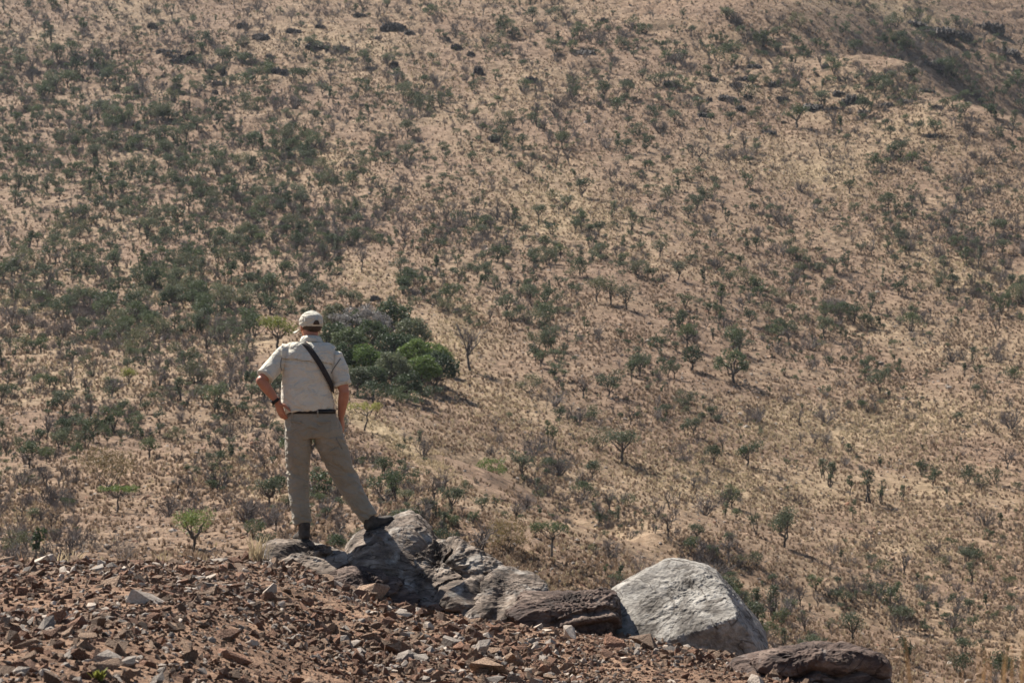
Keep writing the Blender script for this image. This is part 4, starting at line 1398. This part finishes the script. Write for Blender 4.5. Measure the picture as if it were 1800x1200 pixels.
GREEN_D = [(230, 190, 330, 120, 15, .8), (280, 400, 340, 170, 15, 1.5), (150, 230, 260, 110, 20, .55), (560, 380, 180, 90, 30, .6), (1120, 470, 330, 160, 15, .45), (1350, 620, 330, 160, 10, .3), (850, 200, 500, 170, 5, .3), (1300, 90, 420, 60, 8, .5), (1680, 120, 170, 70, 25, 1.2),
           (1730, 470, 130, 60, 30, .7), (90, 770, 220, 120, 0, .5), (320, 690, 260, 120, 10, .45), (560, 830, 260, 70, 30, .4), (850, 860, 200, 60, 20, .6), (1580, 1090, 240, 110, 5, .4), (1350, 1080, 120, 50, 15, .6),
           (150, 530, 200, 50, 10, .9), (420, 570, 180, 60, 30, .8), (1580, 350, 120, 60, 20, .5), (900, 600, 260, 160, 20, .3), (1080, 960, 160, 50, 20, .5), (1000, 370, 110, 50, 20, -.5), (1440, 310, 100, 40, 20, -.4), (1500, 760, 240, 45, 0, -.3)]
BARE_D = [(250, 260, 380, 150, 15, .5), (160, 930, 320, 45, 0, 1.6), (880, 845, 190, 28, 25, 1.3), (1230, 975, 230, 34, 24, 1.0), (680, 735, 90, 26, 35, .7), (480, 640, 120, 40, 30, .9), (100, 570, 260, 60, 5, 1.0), (520, 400, 150, 70, 30, 1.2), (600, 120, 900, 130, 5, .45), (280, 640, 260, 80, 5, .8), (780, 370, 120, 50, 20, .8), (120, 860, 200, 60, 0, .8), (1740, 430, 140, 110, 30, 1.2), (1000, 850, 260, 60, 20, .8),
          (1180, 820, 120, 50, 10, .5), (1550, 1100, 260, 110, 5, 1.0), (1050, 1000, 120, 40, 10, .8), (640, 470, 160, 90, 30, .5), (420, 800, 200, 90, 20, .6), (1600, 110, 220, 70, 20, .7), (330, 900, 200, 60, 10, .5), (1350, 400, 300, 150, 10, .2), (700, 860, 160, 60, 20, .5)]


def scatter(rng, n, spots, base, pxr=(-160, 1960), pyr=(-60, 1215)):
    px = np.empty(0); py = np.empty(0)
    while len(px) < n:
        a = rng.uniform(*pxr, n); b = rng.uniform(*pyr, n)
        # fewer per pixel where the ground is near, more where it is far
        w = (base + np.maximum(-base, pgauss(a, b, spots))) * (0.35 + 0.65 * sstep(1100, 300, b))
        w = w * (0.3 + 1.1 * sstep(-0.25, 0.4, fbm(np.stack([a * 0.012, b * 0.02, a * 0 + spots[0][0]], -1), 3)))
        k = rng.rand(n) < w / 1.6
        for hx, hy, hh in HEROES:
            k &= ~((np.abs(a - hx - 0.25 * hh) < 0.85 * hh) & (b > hy - 0.75 * hh) & (b < hy + 0.95 * hh))
        k &= ((a - 690) / 135) ** 2 + ((b - 650) / 95) ** 2 > 1
        px = np.concatenate([px, a[k]]); py = np.concatenate([py, b[k]])
    px, py = px[:n], py[:n]
    x, d, z, ok = hit(px, py)
    ok &= d > 62
    return px[ok], py[ok], x[ok], d[ok], z[ok]


rg = np.random.RandomState(11)


def gn_scatter(name, protos, x, y, z, rotz, scl, idx, label, cat, squash=None):
    """thousands of small plants or stones as one object: points carrying rotation, size and kind"""
    col = bpy.data.collections.new(name + '_kinds')
    for k, me in enumerate(protos):
        o = bpy.data.objects.new('%s_kind_%02d' % (name, k), me)
        col.objects.link(o)
    me = bpy.data.meshes.new(name)
    me.vertices.add(len(x))
    me.vertices.foreach_set('co', np.stack([x, y, z], -1).astype(np.float32).ravel())
    a = me.attributes.new('kind_index', 'INT', 'POINT'); a.data.foreach_set('value', idx.astype(np.int32))
    r = np.zeros((len(x), 3), np.float32)
    r[:, 2] = rotz if np.ndim(rotz) == 1 else 0
    if np.ndim(rotz) == 2: r[:] = rotz
    a = me.attributes.new('turn', 'FLOAT_VECTOR', 'POINT'); a.data.foreach_set('vector', r.ravel())
    s = np.stack([scl, scl, scl * (squash if squash is not None else 1)], -1).astype(np.float32)
    a = me.attributes.new('size', 'FLOAT_VECTOR', 'POINT'); a.data.foreach_set('vector', s.ravel())
    ng = bpy.data.node_groups.new(name, 'GeometryNodeTree')
    ng.interface.new_socket('Geometry', in_out='INPUT', socket_type='NodeSocketGeometry')
    ng.interface.new_socket('Geometry', in_out='OUTPUT', socket_type='NodeSocketGeometry')
    gi = ng.nodes.new('NodeGroupInput'); go = ng.nodes.new('NodeGroupOutput')
    ci = ng.nodes.new('GeometryNodeCollectionInfo')
    ci.inputs['Collection'].default_value = col
    ci.inputs['Separate Children'].default_value = True
    ci.inputs['Reset Children'].default_value = True
    ip = ng.nodes.new('GeometryNodeInstanceOnPoints')
    ip.inputs['Pick Instance'].default_value = True
    def na(nm, t):
        n = ng.nodes.new('GeometryNodeInputNamedAttribute'); n.data_type = t; n.inputs['Name'].default_value = nm
        return n.outputs['Attribute']
    L = ng.links.new
    L(gi.outputs[0], ip.inputs['Points']); L(ci.outputs[0], ip.inputs['Instance'])
    L(na('kind_index', 'INT'), ip.inputs['Instance Index'])
    L(na('turn', 'FLOAT_VECTOR'), ip.inputs['Rotation']); L(na('size', 'FLOAT_VECTOR'), ip.inputs['Scale'])
    L(ip.outputs[0], go.inputs[0])
    o = obj(name, me)
    md = o.modifiers.new('scatter', 'NODES'); md.node_group = ng
    tag(o, label, cat, kind='stuff')
    return o


ZONES = [('near the dense green grove', 690, 630), ('around the largest lone tree', 1288, 660), ('around the dark olive forked tree', 1378, 930), ('near the tree in the hollow', 1090, 790), ('around the tight clump of three trees', 1075, 530),
         ('around the loose row of narrow trees', 1530, 880), ('by the pale grass patch high up', 1000, 370), ('below the dark rock ledges', 480, 180), ('around the broad tree by the ledges', 1400, 230), ('around the bare grey tree above the grove', 636, 460),
         ('around the small yellowish tree', 226, 650), ('around the large yellowish dry bush', 190, 840), ('near the bright green bush', 350, 940), ('beyond the flat topped dark rock', 1500, 1090), ('near the orange grass stalks', 1720, 1120),
         ('just beyond the pale boulder', 1180, 960), ('near the yellow green bush by the track', 790, 790), ('just beyond the big layered rock', 930, 930), ('on the densely wooded upper slope', 280, 360), ('in the shaded gully high up', 1690, 130),
         ('around the short row of squat trees', 1720, 830), ('among the rock ledges at the top', 700, 80), ('on red soil above the large lone tree', 1350, 520), ('by the small tree in pale grass', 1493, 330), ('on the brushy dark slope high up', 1740, 430)]


def zone(px, py):
    return min(ZONES, key=lambda t: (t[1] - px) ** 2 + 1.6 * (t[2] - py) ** 2)[0]


def place_plants(name, protos, spots, base, n, hfun, n_single, group, cat, stuff_name, stuff_label, part):
    px, py, x, d, z = scatter(rg, n, spots, base)
    h = hfun(len(x), d, px, py)
    kind = rg.randint(0, len(protos), len(x))
    rz = rg.rand(len(x)) * 6.28
    ap = h / d * ((px > -10) & (px < 1810) & (py < 1205) & (py > 10)) * (1 - 0.0 * d)
    # not where the man or the rocks hide them
    hid = (((px > 490) & (px < 620) & (py > 560) & (py < 960)) | ((px > 440) & (py > 1000 + (px - 440) * 0.22) & (px < 1350)) | ((px < 440) & (py > 985)))
    ap = np.where(hid, 0, ap)
    order = np.argsort(-ap)
    single = order[:n_single]
    rest = order[n_single:]
    cuts = np.quantile(h[single], [0.34, 0.67])
    for i in single:
        pr = protos[kind[i]]
        e = empty(name, (x[i], d[i], z[i] - 0.02), rz[i], h[i])
        t_ = np.searchsorted(cuts, h[i])
        tag(e, '%s %s %s' % (['short', 'medium sized', 'tall'][t_], pr['label'], zone(px[i], py[i])), cat, group)
        obj(part, pr['wood'], e); obj('crown', pr['crown'], e)
    gn_scatter(stuff_name, [p['both'] for p in protos], x[rest], d[rest], z[rest] - 0.02, rz[rest], h[rest], kind[rest], stuff_label, 'scrub')


place_plants('hillside_tree', proto_green, GREEN_D, 0.12, 9500, lambda n, d, px, py: np.clip(rg.lognormal(math.log(0.68), 0.6, n), 0.25, 2.5) * (0.5 + 0.5 * sstep(90, 230, d)) * (1 + 0.25 * sstep(300, 380, d)),
             300, 'small green trees and bushes scattered over the hillside', 'tree', 'far_scrub', 'countless small green shrubs further up the hillside', 'trunk')
place_plants('bare_shrub', proto_bare, BARE_D, 0.22, 12500, lambda n, d, px, py: np.clip(rg.lognormal(math.log(0.62), 0.56, n), 0.2, 2.4) * (0.55 + 0.45 * sstep(90, 230, d)) * (1 + 0.3 * sstep(300, 380, d)),
             300, 'leafless shrubs scattered over the hillside', 'shrub', 'far_brush', 'countless leafless grey shrubs further up the hillside', 'stem')

# ------------------------------------------------------------------ dry grass and loose stones on the hillside (nobody could count them)
def slope_points(n, wfun, pyr=(-40, 1215)):
    px = rg.uniform(-120, 1920, n); py = rg.uniform(*pyr, n)
    k = rg.rand(n) < wfun(px, py)
    px, py = px[k], py[k]
    x, d, z, ok = hit(px, py)
    ok &= d > 40
    # spread along the sight line so that the tufts lie evenly on the ground
    return px[ok], py[ok], x[ok], d[ok], z[ok]


tufts = [tuft_geo(500 + k, 14, 1.0, 0.55, 0.11).mesh('tuft', [M_grass if k % 3 else M_grass_red]) for k in range(6)]
px, py, x, d, z = slope_points(260000, lambda a, b: np.clip(0.42 + 1.0 * pgauss(a, b, GRASS_SPOTS) + 1.0 * fbm(np.stack([a * .01, b * .016, a * 0 + 2], -1), 3), 0.12, 1))
gs = pgauss(px, py, GRASS_SPOTS)
kind = np.where(rg.rand(len(x)) < np.clip(0.16 + 1.4 * gs, 0.05, 1), rg.choice([1, 2, 4, 5], len(x)), rg.choice([0, 3], len(x)))
gn_scatter('dry_grass', tufts, x, d, z, rg.rand(len(x)) * 6.28, (0.16 + 0.22 * rg.rand(len(x))) * (0.55 + 0.45 * sstep(80, 250, d)) * (1 + 0.15 * sstep(250, 400, d)), kind, 'dry straw coloured grass covering the hillside', 'grass')

peb = [stone_mesh('loose_stone', 600 + k, [M_st_red, M_st_brown, M_st_grey, M_st_brown][k % 4], 9, 0.6) for k in range(8)]
px, py, x, d, z = slope_points(170000, lambda a, b: np.clip(0.5 + 0.6 * pgauss(a, b, [(220, 930, 340, 70, 0, 1)]) - 0.5 * pgauss(a, b, GRASS_SPOTS) + 0.8 * fbm(np.stack([a * .01, b * .016, a * 0 + 8], -1), 3), 0.08, 1))
rt = np.stack([rg.normal(size=len(x)) * .25, rg.normal(size=len(x)) * .25, rg.rand(len(x)) * 6.28], -1)
gn_scatter('hillside_rubble', peb, x, d, z, rt, np.clip(rg.lognormal(math.log(0.11), 0.5, len(x)), 0.04, 0.55) * (0.5 + 0.5 * sstep(80, 250, d)), rg.randint(0, 8, len(x)), 'loose brown stones strewn over the hillside', 'stones')

# ------------------------------------------------------------------ dark rock ledges high on the hill
led = [(330, 108, 46, 12), (380, 118, 30, 10), (488, 128, 40, 14), (560, 85, 44, 10), (600, 88, 30, 9), (690, 52, 44, 14), (720, 60, 20, 8), (300, 100, 24, 9), (1030, 95, 34, 9), (1010, 90, 22, 9), (840, 130, 18, 18), (935, 145, 26, 14), (1280, 175, 34, 9), (1310, 140, 40, 7), (1430, 190, 36, 9),
       (1470, 192, 26, 7), (1520, 195, 22, 8), (1560, 188, 24, 8), (1240, 205, 30, 7), (1655, 65, 50, 16), (1690, 70, 40, 15), (1610, 45, 40, 10), (1740, 55, 50, 18), (1770, 95, 44, 16), (1640, 120, 40, 12), (1590, 180, 22, 7), (1640, 240, 24, 7), (870, 245, 22, 8), (1350, 235, 30, 8), (1180, 150, 30, 8), (60, 130, 26, 8), (180, 185, 24, 8), (660, 530, 20, 12), (500, 400, 24, 12)]
rl = np.random.RandomState(77)
for _ in range(50):
    if rl.rand() < 0.62:
        a_, b_ = rl.normal(500, 190), rl.normal(105, 36)
    else:
        a_, b_ = rl.normal(1390, 130), rl.normal(175, 28)
    if 0 < a_ < 1790 and 15 < b_ < 250: led.append((a_, b_, rl.uniform(9, 30), rl.uniform(5, 11)))
led_me = []
for k in range(9):
    me = ledge_mesh('rock_ledge', 700 + k, M_rock_ledge)
    led_me.append(me)
for k, (px_, py_, wx, hz) in enumerate(led):
    x, d, z, ok = hit(px_, py_)
    s = d[0] / FPX
    o = obj('rock_ledge', led_me[k % 9], None, (float(x[0]), float(d[0]), float(z[0]) - 0.1 * hz * s))
    o.scale = (wx * s * 0.5, wx * s * (0.2 + 0.15 * math.sin(k * 1.7) ** 2), hz * s * 0.6)
    o.rotation_euler = (0.25, 0.1 + 0.1 * math.cos(k * 2.1), -0.15 + 0.3 * math.sin(k * 3.3))
    tag(o, '%s dark rock ledge breaking through the grass %s' % ('long' if wx > 32 else 'short', zone(px_, py_)), 'rock', 'dark rock ledges on the hillside')

# ------------------------------------------------------------------ rubble of the near crest
hero_kinds = [(M_st_red, 'red'), (M_st_brown, 'brown'), (M_st_grey, 'grey'), (M_st_pale, 'pale')]
stone_me = [[stone_mesh('stone', 800 + 10 * a + k, m_, 12 + k, 0.42 + 0.1 * (k % 3)) for k in range(5)] for a, (m_, _) in enumerate(hero_kinds)]
gravel_me = [stone_mesh('gravel_stone', 900 + k, [M_st_red, M_st_brown, M_st_grey, M_st_brown, M_st_red, M_st_pale][k % 6], 9 + k % 3, 0.6) for k in range(12)]


def near_points(n, ymin=7.0, ymax=20.2):
    y_ = np.sqrt(rg.uniform(ymin ** 2, ymax ** 2, n))
    x_ = rg.uniform(-0.24, 0.21, n) * y_
    return x_, y_, height(x_, y_)


rock_bvh = []
for o in rocks:
    vv = np.empty(len(o.data.vertices) * 3, np.float32); o.data.vertices.foreach_get('co', vv)
    vv = vv.reshape(-1, 3) + np.array(o.location)
    ff = np.empty(len(o.data.polygons) * 3, np.int32); o.data.loops.foreach_get('vertex_index', ff)
    rock_bvh.append((vv[:, :2].min(0), vv[:, :2].max(0)))


def clear_of_rocks(x, y, m=0.0):
    ok = np.ones(len(x), bool)
    for lo, hi in rock_bvh:
        ok &= ~((x > lo[0] - m) & (x < hi[0] + m) & (y > lo[1] + 0.1 - m) & (y < hi[1] + m))
    return ok


x, y_, z = near_points(420)
k_ = clear_of_rocks(x, y_, 0.02)
x, y_, z = x[k_][:300], y_[k_][:300], z[k_][:300]
sz = np.clip(rg.lognormal(math.log(0.056), 0.5, len(x)), 0.028, 0.15) * (0.6 + 0.4 * sstep(8, 13, y_))
cc = rg.choice(4, len(x), p=[.43, .36, .14, .07])
lab = ['rust red angular stone', 'dull brown angular stone', 'grey flat stone', 'pale whitish stone']
SZONES = [('by the ledge rock', -1.9, 17.8), ('by the dark broken layered rock', -1.0, 17.0), ('in front of the lichen rock', -0.2, 16.8), ('by the dark block', 0.4, 16.6), ('by the pale boulder', 1.2, 16.5), ('by the flat topped dark rock', 1.9, 14.6),
          ('near the yellow green weed', -1.6, 9.6), ('on the open gravel of the crest', -3.2, 16.5), ('on the gravel between weed and ledge rock', -1.7, 13.2), ('on the sloping gravel below the dark block', 0.3, 13.5)]


def szone(x, y):
    return min(SZONES, key=lambda t: (t[1] - x) ** 2 + 0.25 * (t[2] - y) ** 2)[0]


scut = np.quantile(sz, [0.4, 0.75])
for i in range(len(x)):
    o = obj('stone', stone_me[cc[i]][rg.randint(0, 5)], None, (x[i], y_[i], z[i] + sz[i] * 0.18))
    o.rotation_euler = (rg.normal() * .35, rg.normal() * .35, rg.rand() * 6.28)
    o.scale = (sz[i] * 1.15, sz[i], sz[i])
    tag(o, '%s %s lying loose %s' % (['small', 'medium sized', 'large'][int(np.searchsorted(scut, sz[i]))], lab[cc[i]], szone(x[i], y_[i])), 'stone', ['red', 'brown', 'grey', 'pale'][cc[i]] + ' stones on the near crest')
x, y_, z = near_points(130000)
k_ = rg.rand(len(x)) < np.clip(0.62 + 1.1 * fbm(np.stack([x * 0.9, y_ * 0.55, x * 0 + 3], -1), 3), 0.3, 1)
x, y_, z = x[k_], y_[k_], z[k_]
sz = np.clip(rg.lognormal(math.log(0.0145), 0.6, len(x)), 0.005, 0.065) * (1 + 1.2 * np.clip(fbm(np.stack([x * 0.5, y_ * 0.35, x * 0 + 13], -1), 2), -0.4, 0.6))
rt = np.stack([rg.normal(size=len(x)) * .5, rg.normal(size=len(x)) * .5, rg.rand(len(x)) * 6.28], -1)
gn_scatter('gravel', gravel_me, x, y_, z + sz * 0.1, rt, sz, rg.choice(12, len(x), p=np.array([3, 3, 1.1, 3, 3, .6] * 2) / 27.4), 'reddish brown gravel and stone chips on the near crest', 'gravel')

# small green weed and dry grass at the near crest
def small_plant(name, label, loc, h, n, spread, wid, mat, seed):
    o = obj(name, tuft_geo(seed, n, 1.0, spread, wid).mesh(name, [mat]), None, loc)
    o.scale = (h, h, h)
    tag(o, label, 'plant')
    return o


wx_, wy_ = (180 - 900) / FPX * 9.4, 9.4
small_plant('weed', 'small bright yellow green weed among the stones', (wx_, wy_, float(height(wx_, wy_)[0]) + 0.01), 0.05, 40, 0.7, 0.25, M_leaf_yellow, 41)
gx, gy = (455 - 900) / FPX * 18.2, 18.2
small_plant('grass_clump', 'pale dry grass clump against the ledge rock', (gx, gy, float(height(gx, gy)[0])), 0.26, 90, 0.45, 0.018, M_grass, 42)


cx_ = np.concatenate([rg.uniform(-4.8, -1.7, 150), rg.uniform(-1.7, 1.0, 40)]); cy_ = rg.normal(19.7, 0.45, 190)
ck_ = rg.rand(190) < 0.85
cx_, cy_ = cx_[ck_], cy_[ck_]
gn_scatter('crest_grass', [tuft_geo(560 + k, 26, 1.0, 0.7, 0.03).mesh('tuft', [M_grass if k % 2 else M_grass_red]) for k in range(4)], cx_, cy_, height(cx_, cy_), rg.rand(len(cx_)) * 6.28, rg.uniform(0.06, 0.2, len(cx_)), rg.randint(0, 4, len(cx_)), 'sparse dry grass along the edge of the near crest', 'grass')


def stalks(name, label, px, Y, top_py, n, seed, lean, wide=0.035):
    rng = np.random.RandomState(seed)
    base = np.array([(px - 900) / FPX * Y, Y, 0.0])
    base[2] = float(height(base[0], base[1])[0])
    top = P(px, top_py, Y).z
    H_ = top - base[2]
    g = Geo()
    for k in range(n):
        b = np.array([rng.normal() * wide, rng.normal() * wide, -0.03])
        hh = H_ * (0.55 + 0.45 * rng.rand())
        t = b + np.array([lean * hh * (0.6 + 0.6 * rng.rand()) + rng.normal() * wide * 2.2, rng.normal() * 0.08, hh])
        m1 = b + (t - b) * 0.5 + np.array([-lean * 0.12 * hh, 0, 0.02])
        pts = densify([b, m1, t], 9)
        pts[:, 0] += (lean + 0.05 * rng.normal()) * 0.5 * np.linspace(0, 1, 9) ** 3 * hh
        g.add(*tube(pts, np.array([.0009, .0009, .0009, .0008, .0008, .0008, .0012, .0017, .0005]), 4))
    o = obj(name, g.mesh(name, [M_stalk]), None, Vector(base))
    tag(o, label, 'grass', 'tall dry grass stalks close to the camera')
    return o


stalks('grass_stalks', 'single tuft of tall orange dry grass stalks in front of the flat topped dark rock', 1533, 4.2, 1110, 8, 51, 0.012, 0.006)
for k, (px_, t_, n_) in enumerate([(1660, 1120, 60), (1705, 1080, 120), (1755, 1060, 150)]):
    stalks('grass_stalks', 'thick tuft of tall orange dry grass stalks beside the open slope', px_, 3.6 + 0.2 * k, t_, n_, 53 + k, 0.045)

# ------------------------------------------------------------------ haze in the air of the valley
hz = bpy.data.materials.new('haze_air')
hz.use_nodes = True
n_ = hz.node_tree.nodes
n_.remove(n_['Principled BSDF'])
pv = n_.new('ShaderNodeVolumePrincipled')
pv.inputs['Color'].default_value = (0.80, 0.88, 1.0, 1)
pv.inputs['Density'].default_value = 0.00006
pv.inputs['Anisotropy'].default_value = 0.3
hz.node_tree.links.new(pv.outputs[0], n_['Material Output'].inputs['Volume'])
allz = gv[:, 2]
lo = (gv[:, 0].min() - 5, gv[:, 1].min() - 5, allz.min() - 1.5)
hi = (gv[:, 0].max() + 5, gv[:, 1].max() + 5, max(allz.max(), 5) + 8)
hv_ = [(a, b, c) for a in (lo[0], hi[0]) for b in (lo[1], hi[1]) for c in (lo[2], hi[2])]
hm = bpy.data.meshes.new('haze')
hm.from_pydata(hv_, [], [(0, 1, 3, 2), (4, 6, 7, 5), (0, 4, 5, 1), (2, 3, 7, 6), (0, 2, 6, 4), (1, 5, 7, 3)])
hm.materials.append(hz)
haze = obj('haze', hm)
tag(haze, 'thin bluish haze in the air over the valley', 'haze', kind='stuff')
